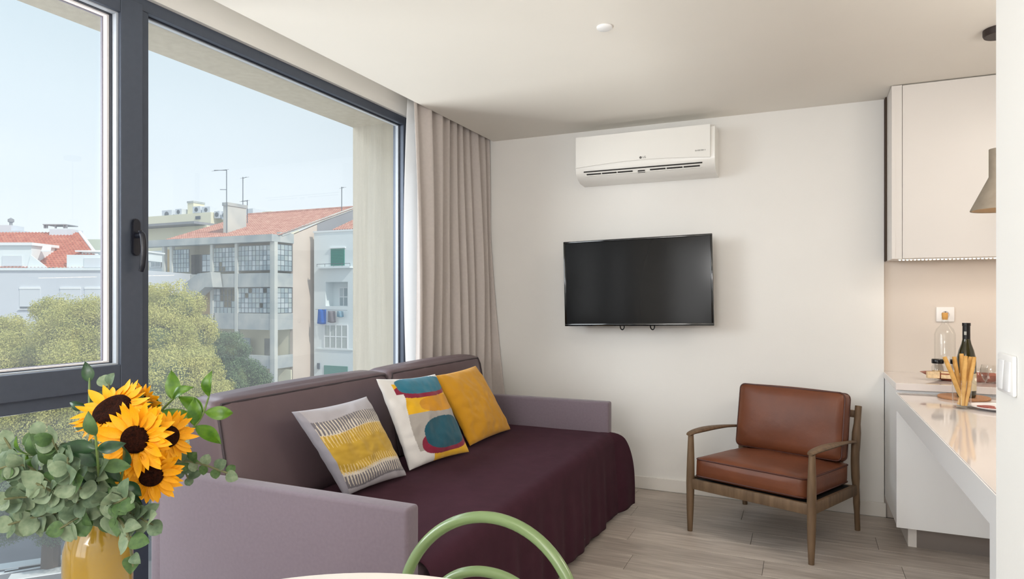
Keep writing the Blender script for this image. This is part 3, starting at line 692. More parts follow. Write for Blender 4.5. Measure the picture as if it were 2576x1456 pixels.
# local x = chair's right as seen here, local -y = towards the table
def hoop(a, b_, zc_, zbot, lean, n=40, y0=0., p=2.):
    pts = [(-a*.93, y0-.02, zbot), (-a*.97, y0-.01, (zbot+zc_)/2)]
    for i in range(n+1):
        t_ = PI-PI*i/n; x = a*math.copysign(abs(math.cos(t_))**(2/p), math.cos(t_)); dz = b_*abs(math.sin(t_))**(2/p)
        pts.append((x, y0+lean*(dz)/b_, zc_+dz))
    pts += [(a*.97, y0-.01, (zbot+zc_)/2), (a*.93, y0-.02, zbot)]
    return pts
lp('back_hoop', mtube(hoop(.220, .205, .583, .445, .045), .0132, n=16), M_green, 'all', ch)
lp('inner_hoop', mtube(hoop(.148, .115, .556, .445, .030, p=2.1), .0118, n=16), M_green, 'all', ch)
ys = -.20
lp('seat', lathe([(0, .438), (.19, .438), (.203, .446), (.203, .458), (.19, .466), (0, .462)], 48, (0, ys, 0)), M_green, 'all', ch)
for sx_, y0 in ((-1, -.015), (1, -.015)): lp('leg', mtube(catmull([(sx_*.196, y0, .45), (sx_*.20, y0+.01, .25), (sx_*.215, y0+.05, 0)], 5), .0135, n=12), M_green, 'all', ch)
for sx_ in (-1, 1): lp('leg', mtube(catmull([(sx_*.13, ys-.13, .44), (sx_*.15, ys-.15, .22), (sx_*.165, ys-.165, 0)], 5), .0135, n=12), M_green, 'all', ch)
lp('stretcher_ring', mtube([(.165*math.cos(a), ys+.165*math.sin(a), .20) for a in np.linspace(0, 2*PI, 33)], .009, n=10, caps=False), M_green, 'all', ch)

# ------------------------------------------------------------------ vase and flowers
vt = .93; vp = ont(247, 1400, vt); VX, VY = vp.x, vp.y; VZ = .740
m = mat('mustard_glaze', (146, 116, 40), .12, coat=.6)
vase = thing('vase', (VX, VY, VZ), 'mustard yellow glazed vase on the round table', 'vase')
part('vase_body', lathe([(0, .001), (.036, .001), (.041, .006), (.0430, .03), (.0435, .172), (.0425, .190), (.038, .206), (.0325, .217), (.0305, .230), (.028, .230), (.029, .217), (.035, .204), (.040, .186), (.040, .03), (0, .012)], 64, (VX, VY, VZ)), m, vase, smooth=True)
mouth = Vector((VX, VY, VZ+.222))
cammat = Matrix(((C, 0, -S), (S, 0, C), (0, 1, 0)))      # columns: camera right, up, forward -> world axes (right, z, forward)
R_ = Vector((C, S, 0)); F_ = Vector((-S, C, 0)); U_ = Vector((0, 0, 1))
M_petal = mat('sunflower_petal', (244, 180, 8), .6, rgb2=(230, 152, 4), vscale=60, trans=.25)
M_disc = mat('sunflower_disc', (54, 24, 12), .9, rgb2=(24, 10, 6), spec=.08, vscale=250, bump=.8, bscale=500)
M_stem = mat('green_stem', (92, 112, 58), .6)
def petal_mesh(L, w, curl, seed):
    def f(u, v):
        t_ = u; wd = w*(math.sin(PI*min(1, t_*.93+.07))**.75)*(1-.25*t_)
        if t_ > .999: wd = .0002
        x = (v-.5)*2*wd; return (x, L*t_, curl*t_*t_*L+.12*w*(abs(v-.5)*2)**2*4*(1-t_)+.02*L*math.sin(t_*6+seed))
    bm = sheet(f, 8, 4); me = mesh_from(bm, 'petal', 'all'); me.materials.append(M_petal); return me
PET = [petal_mesh(1, .17+.03*(k % 3), (-.25, -.05, .12, .3)[k % 4], k) for k in range(8)]
def sunflower(c, nrm, R, label, rd=.42, seed=0, dens=22, rows=2):
    rnd = random.Random(seed); nrm = Vector(nrm).normalized(); q = nrm.to_track_quat('Z', 'Y').to_matrix()
    t_ = thing('sunflower', c, label, 'flower', group='sunflowers in the vase', rot=q)
    lp('flower_disc', lathe([(0, -.10*R), (rd*R*.9, -.10*R), (rd*R, .0), (rd*R*.96, .07*R), (rd*R*.7, .12*R), (rd*R*.35, .10*R), (0, .07*R)], 40), M_disc, 'all', t_)
    for row_ in range(rows):
        for k in range(dens):
            a = 2*PI*(k+.5*row_)/dens+rnd.uniform(-.09, .09); L = R*(1-rd*.8)*rnd.uniform(.85, 1.12)*(1-.06*row_)
            Mx = Matrix.Rotation(a, 4, 'Z') @ Matrix.Translation((0, rd*.82*R, -.02*R-row_*.03*R)) @ Matrix.Rotation(rnd.uniform(-.15, .25)+(.12 if row_ == 0 else -.1), 4, 'X') @ Matrix.Rotation(rnd.uniform(-.3, .3), 4, 'Y') @ Matrix.Scale(L, 4)
            inst(PET[rnd.randrange(8)], 'petal', t_, Mx)
    # sepals and stem into the vase mouth
    end = mouth+Vector((rnd.uniform(-.012, .012), rnd.uniform(-.012, .012), -.06)); st = Vector(c)-nrm*.10*R
    pts = catmull([st, st-nrm*.035, (st-nrm*.05).lerp(end, .5)+Vector((0, 0, .0)), mouth.lerp(end, .15), end], 5)
    part('stem', mtube(pts, [.0035]+[.003]*(len(pts)-1), n=8), M_stem, t_, smooth=True)
    b_ = B()
    for k in range(12):
        a = 2*PI*k/12; d = Vector((math.cos(a), math.sin(a), 0)); s_ = Vector((-d.y, d.x, 0))*.10*R
        v0 = [b_.verts.new(d*.2*R+s_-Vector((0, 0, .12*R))), b_.verts.new(d*.2*R-s_-Vector((0, 0, .12*R))), b_.verts.new(d*.75*R-Vector((0, 0, .10*R)))]; b_.faces.new(v0)
    lp('sepal', b_, M_stem, False, t_)
def cn(r, u, f): return R_*r+U_*u+F_*f    # direction in camera terms: right, up, away
sunflower(ont(340, 1105, .850), cn(.02, .10, -1), .049, 'large front sunflower facing out, in the middle of the bunch', .37, 1, 26)
sunflower(ont(282, 1030, .925), cn(-.12, .74, -.62), .052, 'top left sunflower, tilted up so its disc looks flat', .50, 2, 22)
sunflower(ont(380, 1196, .865), cn(.35, -.22, -.85), .040, 'lowest sunflower, below the large front one', .38, 3, 24)
sunflower(ont(424, 1098, .915), cn(.82, .05, -.52), .038, 'sunflower turned right, half behind the large front one', .40, 4, 24)
sunflower(ont(362, 1008, .985), cn(.25, .35, .75), .030, 'small sunflower turned away at the top', .40, 5, 18)

# foliage
def leaf_mesh(kind, seed):
    rnd = random.Random(seed)
    def f(u, v):
        t_ = u; a = (v-.5)*2
        if kind == 'round': wd = .46*math.sin(PI*t_**.85)**.62
        elif kind == 'heart': wd = .40*math.sin(PI*t_**.62)**.8
        else: wd = .24*math.sin(PI*t_**.9)**.9
        if t_ < .001 or t_ > .999: wd = .002
        return (a*wd, t_, .10*abs(a)*wd*2 + (.12 if kind != 'pointed' else .18)*math.sin(PI*t_)*(1 if seed % 2 else -1) + .03*math.sin(a*3+seed))
    bm = sheet(f, 8, 6); me = mesh_from(bm, 'leaf', 'all'); return me
def leafmat(name, rgb, rgb2, tr_=.15, rough=.6): return mat(name, rgb, rough, rgb2=rgb2, vscale=3.5, trans=tr_)
M_euc = [leafmat('eucalyptus_leaf_grey', (100, 118, 90), (72, 94, 70)), leafmat('eucalyptus_leaf_pale', (128, 142, 114), (98, 118, 90)), leafmat('eucalyptus_leaf_green', (78, 106, 56), (52, 80, 42))]
M_rus = [leafmat('glossy_leaf_green', (96, 136, 34), (58, 96, 30), .35, .3), leafmat('glossy_leaf_dark', (48, 78, 48), (34, 58, 40), .1, .3)]
LM = {}
def getleaf(kind, k, m):
    key = (kind, k, m.name)
    if key not in LM:
        me = leaf_mesh(kind, k); me.materials.append(m); LM[key] = me
    return LM[key]
def branch(pix, label, kind, n, size, mats, seed, group, r=.0016, start=None, t0=0.12):
    """pix: list of (u, v, depth); leaves sit along the outer part of the branch"""
    rnd = random.Random(seed)
    base = mouth+Vector((rnd.uniform(-.015, .015), rnd.uniform(-.015, .015), -.05))
    pts = catmull([base, mouth+(ont(*pix[0])-mouth)*.15+Vector((0, 0, .0))]+[ont(*p) for p in pix], 6)
    t_ = thing('eucalyptus_branch' if kind != 'pointed' else 'leafy_sprig', base, label, 'foliage', group=group)
    part('stem', mtube(pts, [r]*(len(pts)-1)+[r*.5], n=6), mat('branch_bark', (92, 94, 62), .7) if kind != 'pointed' else M_stem, t_, smooth=True)
    inv = WM[t_.name].inverted(); N = len(pts)-1
    for i in range(n):
        f = t0+(1-t0)*(i//2+.3)/(n/2) ; f = min(.999, f); k = int(f*N); p = pts[k].lerp(pts[k+1], f*N-k); d = (pts[min(k+2, N)]-pts[max(k-1, 0)]).normalized()
        side = d.cross(-F_).normalized()*(1 if i % 2 else -1)
        g = (side+d*rnd.uniform(.1, .9)+U_*rnd.uniform(-.45, .25)+F_*rnd.uniform(-.6, .5)).normalized()
        if i >= n-1: g = (d+side*.2).normalized()
        nz_ = (-F_+R_*rnd.uniform(-.7, .7)+U_*rnd.uniform(-.3, .9)).normalized()
        x_ = g.cross(nz_).normalized(); nz_ = x_.cross(g).normalized()
        s_ = size*rnd.uniform(.75, 1.2)*(1-.35*f)
        M4 = Matrix((x_, g, nz_)).transposed().to_4x4(); M4 = Matrix.Translation(p) @ M4 @ Matrix.Scale(s_, 4)
        inst(getleaf(kind, rnd.randrange(4), rnd.choice(mats)), 'leaf', t_, inv @ M4)
E_ = 'eucalyptus branches in the vase'
EB = [
 ([(150, 1250, .90), (70, 1190, .88), (10, 1100, .88)], 'eucalyptus branch reaching up to the far left edge', 22, .036),
 ([(140, 1220, .86), (60, 1170, .84), (-10, 1180, .83)], 'eucalyptus branch pointing straight left at mid height', 22, .038),
 ([(150, 1270, .86), (80, 1250, .84), (10, 1255, .82)], 'eucalyptus branch lying level toward the left edge', 22, .038),
 ([(160, 1290, .88), (90, 1300, .86), (20, 1320, .85)], 'eucalyptus branch drooping at the lower left', 20, .036),
 ([(170, 1230, .92), (120, 1150, .93), (95, 1085, .94)], 'eucalyptus branch rising left behind the others', 20, .034),
 ([(190, 1200, .85), (150, 1140, .84), (130, 1100, .83)], 'pale eucalyptus branch rising left of the sunflowers', 20, .036),
 ([(190, 1260, .82), (140, 1240, .80), (90, 1215, .79)], 'broad-leaved eucalyptus branch in front at the left', 18, .040),
 ([(210, 1240, .81), (180, 1200, .79), (170, 1150, .78)], 'eucalyptus branch in front of the dark gap', 18, .038),
 ([(260, 1260, .83), (290, 1265, .80), (320, 1250, .79)], 'eucalyptus branch just below the lowest sunflower', 18, .036),
 ([(290, 1270, .84), (330, 1290, .82), (385, 1320, .81)], 'eucalyptus branch curving down to the right of the vase', 22, .032),
 ([(280, 1290, .82), (320, 1340, .80), (335, 1425, .80)], 'thin eucalyptus branch hanging down over the vase', 12, .034),
 ([(340, 1210, .93), (460, 1160, .95), (590, 1195, .95)], 'slender eucalyptus branch reaching right over the sofa arm', 18, .028),
 ([(380, 1190, .95), (440, 1150, .96), (480, 1215, .97)], 'short eucalyptus branch right of the lowest sunflower', 14, .028),
 ([(230, 1250, .86), (210, 1290, .84), (150, 1330, .83)], 'eucalyptus branch covering the vase shoulder at the left', 14, .034),
 ([(240, 1230, .84), (250, 1200, .82), (235, 1150, .81)], 'eucalyptus branch standing in the middle under the top flowers', 18, .036),
 ([(250, 1200, .96), (260, 1050, .99), (280, 940, 1.0)], 'eucalyptus branch standing up behind the top sunflower', 10, .034),
]
for i, (px_, lab, n_, sz) in enumerate(EB):
    branch(px_, lab, 'heart' if i in (10, 6, 14) else 'round', n_, sz*(.86 if i < 9 else .98), M_euc if i % 3 else [M_euc[1], M_euc[0]], 20+i, E_, t0=.30 if i < 11 else .5)
G_ = 'glossy green sprigs in the vase'
branch([(330, 1220, .97), (430, 1120, .98), (500, 1060, .98), (528, 990, .98)], 'glossy green sprig rising right in front of the sofa corner', 'pointed', 7, .056, [M_rus[0]], 50, G_, r=.0014, t0=.62)
branch([(290, 1180, .97), (400, 1040, .99), (450, 990, .99)], 'glossy green sprig behind the right-hand sunflower', 'pointed', 6, .058, [M_rus[0], M_euc[0]], 51, G_, t0=.6)
branch([(230, 1150, .96), (225, 1050, .98), (225, 950, 1.0)], 'dark glossy sprig standing left of the top sunflower', 'pointed', 5, .058, [M_rus[1]], 52, G_, t0=.62)
branch([(250, 1230, .83), (245, 1150, .80), (240, 1090, .79)], 'dark broad-leaved sprig left of the large front sunflower', 'pointed', 9, .052, [M_rus[1], M_euc[2]], 53, G_, t0=.35)
branch([(200, 1210, .86), (100, 1150, .86), (40, 1140, .87)], 'green sprig among the eucalyptus at the far left', 'pointed', 9, .048, [M_rus[0], M_euc[2]], 54, G_, t0=.5)
branch([(280, 1250, .86), (300, 1220, .84), (310, 1180, .83)], 'dark sprig filling the gap under the large front sunflower', 'pointed', 9, .048, [M_rus[1]], 55, G_, t0=.25)
# ------------------------------------------------------------------ outside the window
GZ0 = -10.0
M_asph = mat('asphalt', (128, 130, 136), .9, var=.1, vscale=.6)
M_grey = mat('weathered_concrete', (178, 184, 184), .9, rgb2=(208, 208, 200), vscale=.5, bump=.2, bscale=3)
M_greyd = mat('stained_concrete', (150, 160, 165), .9, rgb2=(190, 192, 188), vscale=.7)
M_beige = mat('beige_render', (206, 192, 180), .9, var=.06, vscale=.5)
M_slate = mat('grey_render', (140, 142, 148), .9, var=.04, vscale=.4)
M_house = mat('white_render', (224, 232, 234), .9, var=.02, vscale=.4)
M_cream = mat('cream_render', (224, 220, 196), .9, var=.03, vscale=.3)
M_ltgrey = mat('pale_grey_render', (204, 210, 218), .9, var=.02, vscale=.4)
M_tile = mat('old_roof_tile', (176, 118, 104), .85, rgb2=(204, 158, 140), vscale=2.2)
M_tile2 = mat('new_roof_tile', (188, 98, 74), .8, rgb2=(214, 140, 112), vscale=2.2)
M_shut = mat('green_shutter', (40, 132, 116), .6); M_shut2 = mat('faded_green_blind', (96, 148, 138), .7)
M_steel = mat('dark_steel', (92, 102, 112), .6)
M_pane = mat('far_window_pane', (138, 154, 162), .12, spec=.8, rgb2=(172, 186, 190), vscale=.35, coords='Generated')
M_pane2 = mat('pale_window_pane', (186, 196, 200), .15, spec=.8); M_pane3 = mat('milky_window_pane', (168, 180, 180), .3)
M_void = mat('dim_interior', (120, 122, 118), .9, var=.2, vscale=.8)  # dimness of the rooms put into a flat panel colour
M_wframe = mat('white_window_frame', (232, 236, 238), .6); M_roll = mat('roller_shutter', (208, 214, 220), .7)
M_ochre = mat('ochre_render', (216, 188, 140), .9)
part('ground', mbox(-150, -6, -40, 140, GZ0-.5, GZ0), M_asph, label='grey asphalt ground far below the window', cat='ground')['kind'] = 'structure'

def roof(p0, eu, lu, ed, ld, name, m, parent, pitch=.24, rowl=.40):
    """corrugated tiled slope: p0 = top corner, eu = along the ridge, ed = down the slope"""
    eu = Vector(eu).normalized(); ed = Vector(ed).normalized(); n_ = eu.cross(ed); n_ = n_ if n_.z > 0 else -n_
    nu = int(lu/pitch)*4; nv = int(ld/rowl); bm = B(); rows = []
    for j in range(nv+1):
        for q in ((0, 1) if 0 < j < nv else (0,)):
            lift = .035 if (q == 0 and j > 0) or j == nv else 0.0
            rows.append([bm.verts.new(Vector(p0)+eu*(i/nu*lu)+ed*(j/nv*ld)+n_*(.045*math.sin(i*PI/2)+lift+.01*noise.noise(Vector((i*.7, j*1.3, 0)))) ) for i in range(nu+1)])
    for a_, b_ in zip(rows, rows[1:]):
        for i in range(nu): bm.faces.new((a_[i], a_[i+1], b_[i+1], b_[i]))
    return part(name, bm, m, parent, kind='stuff')
def window(parent, o, ex, w, h, nx, nz, name='window', bar=.03, m=None, pane=None, depth=.05, skip=()):
    """glazed opening whose lower left corner is o; ex runs to the right, nx by nz panes, each pane an object"""
    ex = Vector(ex).normalized(); nrm = ex.cross(Vector((0, 0, 1)))
    Mx = Matrix(((ex.x, -nrm.x, 0, o[0]), (ex.y, -nrm.y, 0, o[1]), (0, 0, 1, o[2]), (0, 0, 0, 1)))
    b = B()
    for i in range(nx+1): x = w*i/nx; box(b, x-bar/2, x+bar/2, -depth/2, depth/2, 0, h)
    for j in range(nz+1): z = h*j/nz; box(b, 0, w, -depth/2+.004, depth/2-.004, z-bar/2, z+bar/2)
    bmesh.ops.transform(b, matrix=Mx, verts=b.verts)
    f = part(name, b, m or M_steel, parent)
    inv = WM[f.name].inverted()
    mes = []
    for pm in ((pane,) if pane else (M_pane, M_pane2, M_pane3)):
        me = mesh_from(mbox(0, w/nx-bar, -.004, .004, 0, h/nz-bar), 'pane'); me.materials.append(pm); mes.append(me)
    for i in range(nx):
        for j in range(nz):
            if (i, j) in skip: continue
            tilt = Matrix.Rotation(random.uniform(-.02, .02), 4, 'Z')
            inst(random.choice(mes), 'pane', f, inv @ Mx @ Matrix.Translation((w*i/nx+bar/2, 0, h*j/nz+bar/2)) @ tilt)
    return f
# ---- old grey concrete block: street front on y = 36.75, gable on x = -35.4
GX1, GY1 = -35.4, 36.75
gb = thing('apartment_building', (-41.5, 40, GZ0), 'old grey concrete apartment block with glazed galleries and a faded tile roof', 'building')
def fx(u): return ony(u, 700, GY1).x
xl = fx(374)-4
# floors of the galleries (deck + parapet bands)
for k, (v0, v1) in enumerate(((687, 722), (788, 829), (893, 925), (998, 1030))):
    z1 = ony(640, v0, GY1).z; z0 = ony(640, v1, GY1).z
    b = B(); box(b, fx(540) if k else xl, GX1, GY1-.02, GY1+.16, z0, z1); box(b, GX1-.16, GX1+.0, GY1+.16, GY1+1.85, z0, z1)
    part('parapet', b, M_greyd, gb); part('gallery_deck', mbox(fx(540) if k else xl, GX1-.17, GY1+.17, GY1+1.84, z0, z0+.18), M_grey, gb)
    if k: part('parapet', mbox(xl, fx(540)-.02, GY1+1.0, GY1+1.2, z0, z1), M_greyd, gb)
for u in (412, 431, 533, 595, 684):
    x = fx(u); part('column', mbox(x-.13, x+.13, GY1-.06, GY1+.22, GZ0, 5.45), M_grey, gb)
part('corner_column', mbox(GX1-.28, GX1+.04, GY1-.08, GY1+.25, GZ0, 5.5), M_grey, gb)
part('back_wall', mbox(xl, GX1-.3, GY1+1.9, GY1+9.2, GZ0, 5.9), M_cream, gb)
part('eave_beam', mbox(xl-.3, GX1+.05, GY1-.35, GY1+.5, 5.46, 5.98), M_greyd, gb)
part('eave_beam', mbox(GX1-.3, GX1+.05, GY1+.5, GY1+1.9, 5.46, 6.2), M_greyd, gb)
b = B(); prism(b, [(GX1-.28, GY1+1.85, GZ0), (GX1-.28, 46.0, GZ0), (GX1-.28, 46.0, 9.02), (GX1-.28, GY1+1.85, 6.1)], (.28, 0, 0)); part('gable_wall', b, M_beige, gb)
b = B(); prism(b, [(GX1, 41.3, 6.4), (GX1, 46.0, 6.4), (GX1, 46.0, 9.0), (GX1, 41.3, 7.20)], (.03, 0, 0)); part('gable_patch', b, M_slate, gb, label='grey upper part of the gable')
sl = Vector((0, 46.1-37.0, -(9.1-6.02))); sl.y *= -1
roof((-47.6, 46.0, 9.1), (1, 0, 0), 12.4, (0, -(46.0-37.0), -(9.1-5.95)), math.hypot(9.0, 3.15), 'roof_tiles', M_tile, gb)
b = B(); prism(b, [(-47.75, 36.9, 5.9), (-47.75, 46.1, 9.1), (-47.75, 46.1, 8.7), (-47.75, 36.9, 5.6)], (.2, 0, 0)); part('verge', b, M_grey, gb)
b = B(); prism(b, [(GX1-.1, 37.4, 6.12), (GX1-.1, 46.1, 9.22), (GX1-.1, 46.1, 9.0), (GX1-.1, 37.4, 5.9)], (.2, 0, 0)); part('verge', b, M_grey, gb)
part('ridge', mtube([(-47.6, 46.0, 9.14), (GX1, 46.0, 9.14)], .13, n=8), M_tile, gb)
def chimney(x0, x1, y0, y1, z0, z1, par, m=M_grey, cap=.12):
    c_ = part('chimney', mbox(x0, x1, y0, y1, z0, z1), m, par)
    part('chimney_cap', mbox(x0-cap/2, x1+cap/2, y0-cap/2, y1+cap/2, z1+.002, z1+cap*2.2), M_greyd, c_)
cx = ony(568, 540, 38.6).x
chimney(cx-.28, cx+.22, 38.6, 40.5, 6.2, 8.72, gb)
def antenna(p, h, label, arms, tilt=0):
    a_ = thing('roof_antenna', p, label, 'antenna', group='antennas on the roofs')
    part('mast', mtube([p, (p[0]+tilt, p[1], p[2]+h)], .035, n=6), M_steel, a_)
    for (z, L, n_el, dx) in arms:
        t_ = Vector((p[0]+tilt*z/h, p[1], p[2]+z)); part('boom', mtube([t_, t_+Vector((dx*L, -.1, .06*L))], .025, n=6), M_steel, a_)
        for i in range(n_el): q = t_+Vector((dx*L*(i+.5)/n_el, -.1*(i+.5)/n_el, .03*L)); part('rod', mtube([q+Vector((0, -.35, -.1)), q+Vector((0, .35, .1))], .012, n=5), M_steel, a_)
cxa = ony(570, 540, 38.4)
antenna((cxa.x, 38.4, 6.2), 5.35, 'tall roof antenna beside the big grey chimney', [(5.3, 1.25, 5, -1), (3.75, .6, 0, -1)])
q = ony(611, 560, 41.5); antenna((q.x, 41.5, 7.3), 4.3, 'second tall roof antenna, right of the grey chimney', [(4.2, .5, 3, 1)])
q = ony(622, 560, 41.9); antenna((q.x, 41.9, 7.5), 2.2, 'short roof antenna behind the two tall ones', [(2.1, .5, 3, -1)])
q = onx(882, 520, GX1+.0); antenna((q.x-.3, q.y-.8, q.z-.5), 2.1, 'thin roof antenna on the gable at the right', [(2.0, .3, 2, 1)])
# glazing of the galleries: (u0, u1, v0, v1, panes across, panes up)
for (u0, u1, v0, v1, nx, nz, sk) in ((434, 476, 627, 685, 6, 5, ()), (509, 531, 640, 683, 2, 3, ()), (535, 592, 622, 683, 7, 5, ((2, 0), (3, 0), (2, 1))), (598, 681, 616, 681, 9, 5, ()),
                                     (598, 681, 724, 786, 9, 5, ((6, 1), (7, 4), (2, 3), (3, 4))), (535, 592, 726, 788, 6, 4, ((2, 2), (3, 2), (4, 2), (2, 3), (3, 3), (4, 3), (3, 1), (4, 1), (5, 2), (5, 3)))):
    p0 = ony(u0, v1, GY1+.08); p1 = ony(u1, v0, GY1+.08)
    window(gb, p0, (1, 0, 0), p1.x-p0.x, p1.z-p0.z, nx, nz, skip=sk)
for (v0, v1, nx, nz, sk) in ((615, 681, 4, 5, ()), (724, 787, 4, 5, ())):
    y0 = GY1+.27; y1 = GY1+1.82; za = onx(712, v1, GX1).z; zb = onx(712, v0, GX1).z
    window(gb, (GX1-.08, y0, za), (0, 1, 0), y1-y0, zb-za, nx, nz, skip=sk)
# flat panels in the open bays, dim doorways have the shade in their colour
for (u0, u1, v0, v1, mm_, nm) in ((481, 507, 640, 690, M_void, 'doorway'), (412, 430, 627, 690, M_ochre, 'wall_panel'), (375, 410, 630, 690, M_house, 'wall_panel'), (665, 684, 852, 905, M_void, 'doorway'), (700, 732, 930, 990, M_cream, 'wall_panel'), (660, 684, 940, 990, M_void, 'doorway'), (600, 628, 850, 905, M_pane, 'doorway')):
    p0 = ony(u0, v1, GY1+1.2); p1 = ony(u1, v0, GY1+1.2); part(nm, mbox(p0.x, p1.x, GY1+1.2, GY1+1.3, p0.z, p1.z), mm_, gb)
p0 = ony(378, 672, GY1+1.1); p1 = ony(404, 645, GY1+1.1); window(gb, p0, (1, 0, 0), p1.x-p0.x, p1.z-p0.z, 2, 1, m=M_wframe, bar=.06)
# outside stair with its slanting parapet
P = [ony(u, v, GY1-1.0) for u, v in ((460, 716), (497, 688), (530, 684), (535, 722), (515, 722), (480, 752), (462, 735))]
b = B(); prism(b, P, (0, .9, 0)); part('stair_parapet', b, M_greyd, gb)
p0 = ony(492, 790, GY1+.9); p1 = ony(533, 718, GY1+.9); part('wall_panel', mbox(p0.x, p1.x, GY1+.9, GY1+1.0, p0.z, p1.z), M_ochre, gb)
# ---- white block against the gable, facing the camera
WY = 40.4
wb = thing('apartment_building', (ony(850, 700, WY).x, WY, GZ0), 'narrow white apartment block with green shutters and washing, right of the beige gable', 'building')
wx0 = ony(790, 700, WY).x; wx1 = wx0+9; ztop = ony(840, 583, WY).z
def wz(v): return ony(845, v, WY).z
def wx(u): return ony(u, 700, WY).x
b = B()      # wall with a recess for the loggia window
lx0, lx1, lz0, lz1 = wx(819), wx(875), wz(770), wz(709)
box(b, wx0, lx0, WY, WY+6, GZ0, ztop); box(b, lx1, wx1, WY, WY+6, GZ0, ztop); box(b, lx0, lx1, WY, WY+6, GZ0, lz0); box(b, lx0, lx1, WY, WY+6, lz1, ztop); box(b, lx0, lx1, WY+.9, WY+6, lz0, lz1)
part('wall', b, M_house, wb)
b = B(); box(b, wx(833), wx(867), WY-.05, WY+.02, wz(668), wz(625)); sh_ = part('shutter', b, M_shut, wb)
for i in range(10): z = wz(668)+.1+i*.115; part('slat', mbox(wx(834.5), wx(865.5), WY-.07, WY-.05, z, z+.06), M_shut, sh_)
part('lintel', mbox(wx(830), wx(870), WY-.12, WY, wz(625), wz(622)), M_wframe, wb)
rl = B()
for z in (wz(664),): tube(rl, [(wx(806), WY-.4, z), (wx(889), WY-.4, z)], .02, n=6)
for u in (806, 826, 848, 869, 889): tube(rl, [(wx(u), WY-.4, wz(664)), (wx(u), WY-.4, wz(672))], .015, n=6)
part('balcony_rail', rl, M_steel, wb)
part('ledge', mbox(wx(804), wx(889), WY-.45, WY, wz(675), wz(671)), M_house, wb)
window(wb, (wx(836), WY+.86, wz(770)), (1, 0, 0), wx(868)-wx(836), wz(723)-wz(770), 3, 2, m=M_wframe, bar=.07)
window(wb, (wx(817), WY-.04, wz(876)), (1, 0, 0), wx(875)-wx(817), wz(817)-wz(876), 4, 2, m=M_wframe, bar=.08, pane=mat('curtained_pane', (176, 184, 182), .4, var=.06, vscale=3))
sh_ = part('shutter', mbox(wx(816), wx(875), WY-.05, WY+.02, wz(985), wz(920)), M_shut2, wb)
part('vent_box', mbox(wx(800), wx(805), WY-.12, WY, wz(930), wz(915)), M_steel, wb)
part('ledge', mbox(wx(797), wx(889), WY-.06, WY, wz(880), wz(877)), M_house, wb)
roof((wx0+1.0, WY+5.2, ztop+2.0), (1, 0, 0), 7.8, (0, -4.3, -1.75), math.hypot(4.3, 1.75), 'roof_tiles', M_tile, wb)
part('coping', mbox(wx0-.05, wx1, WY-.06, WY+.3, ztop, ztop+.12), M_wframe, wb)
lineo = part('clothes_line', mtube([(wx(800), WY-.3, wz(778)), (wx(880), WY-.3, wz(780))], .012, n=5), M_steel, label='thin clothes line below the loggia of the white block', cat='line')
def cloth(name, u0, u1, v0, v1, m, lab, sk=0):
    x0, x1, z0, z1 = wx(u0), wx(u1), wz(v1), wz(v0)
    f = lambda u, v: (x0+(x1-x0)*u+sk*(1-v)*(.4), WY-.30+.04*math.sin(u*9+v*2), z0+(z1-z0)*v-.05*math.sin(u*PI)*(1-v))
    part(name, sheet(f, 12, 6, .01), m, smooth='all', label=lab, cat='laundry', group='washing on the line')
cloth('towel', 806, 828, 778, 814, mat('blue_towel', (36, 104, 196), .9), 'bright blue towel on the clothes line, leftmost', -.15)
cloth('towel', 831, 851, 782, 810, mat('taupe_towel', (134, 128, 134), .9), 'grey-brown towel hanging in the middle of the line')
cloth('shirt', 854, 871, 782, 796, mat('teal_pattern_cloth', (60, 130, 160), .9, rgb2=(180, 200, 210), vscale=2.5), 'small teal and white garment at the right of the line')
# ---- cream block behind
CY_ = 58.0
cb = thing('apartment_building', (ony(460, 600, CY_).x, CY_, GZ0), 'cream apartment block behind, with rooftop air-conditioning units', 'building')
def cxx(u): return ony(u, 560, CY_).x
def czz(v): return ony(460, v, CY_).z
part('wall', mbox(cxx(330), cxx(520), CY_, CY_+12, GZ0, czz(570)), M_cream, cb)
part('terrace_slab', mbox(cxx(330), cxx(516), CY_-1.6, CY_+4, czz(569), czz(563)), M_slate, cb)
part('upper_wall', mbox(cxx(340), cxx(505), CY_+1.5, CY_+10, czz(562), czz(533)), M_cream, cb)
part('upper_wall', mbox(cxx(510), cxx(575), CY_+3, CY_+12, czz(575), czz(543)), M_cream, cb)
part('vent_grille', mbox(cxx(467), cxx(479), CY_+1.42, CY_+1.5, czz(549), czz(541)), M_steel, cb)
chimney(cxx(429), cxx(444), CY_+2.5, CY_+4.2, czz(545), czz(502), cb, M_cream)
for i, (u0, u1, v0, v1) in enumerate(((374, 399, 541, 518), (408, 424, 533, 517), (452, 471, 531, 514), (476, 496, 533, 517), (507, 520, 548, 530), (526, 540, 552, 532))):
    t_ = thing('rooftop_unit', (cxx((u0+u1)/2), CY_+2, czz(v0)), 'rooftop air-conditioning unit on the cream block, ' + ('largest, leftmost', 'just left of the chimney', 'just right of the chimney', 'second right of the chimney', 'on the lower step', 'farthest right')[i], 'roof unit', group='units on the cream roof')
    part('housing', mbox(cxx(u0), cxx(u1), CY_+1.9, CY_+3, czz(v0), czz(v1)), M_ltgrey, t_)
    xm, zm, rr = (cxx(u0)+cxx(u1))/2, (czz(v0)+czz(v1))/2, (czz(v1)-czz(v0))*.33
    g_ = lathe([(0, 0), (rr, 0), (rr, .06), (0, .06)], 16); bmesh.ops.transform(g_, matrix=Matrix.Translation((xm, CY_+1.9, zm)) @ Matrix.Rotation(PI/2, 4, 'X'), verts=g_.verts); part('fan', g_, M_steel, t_)
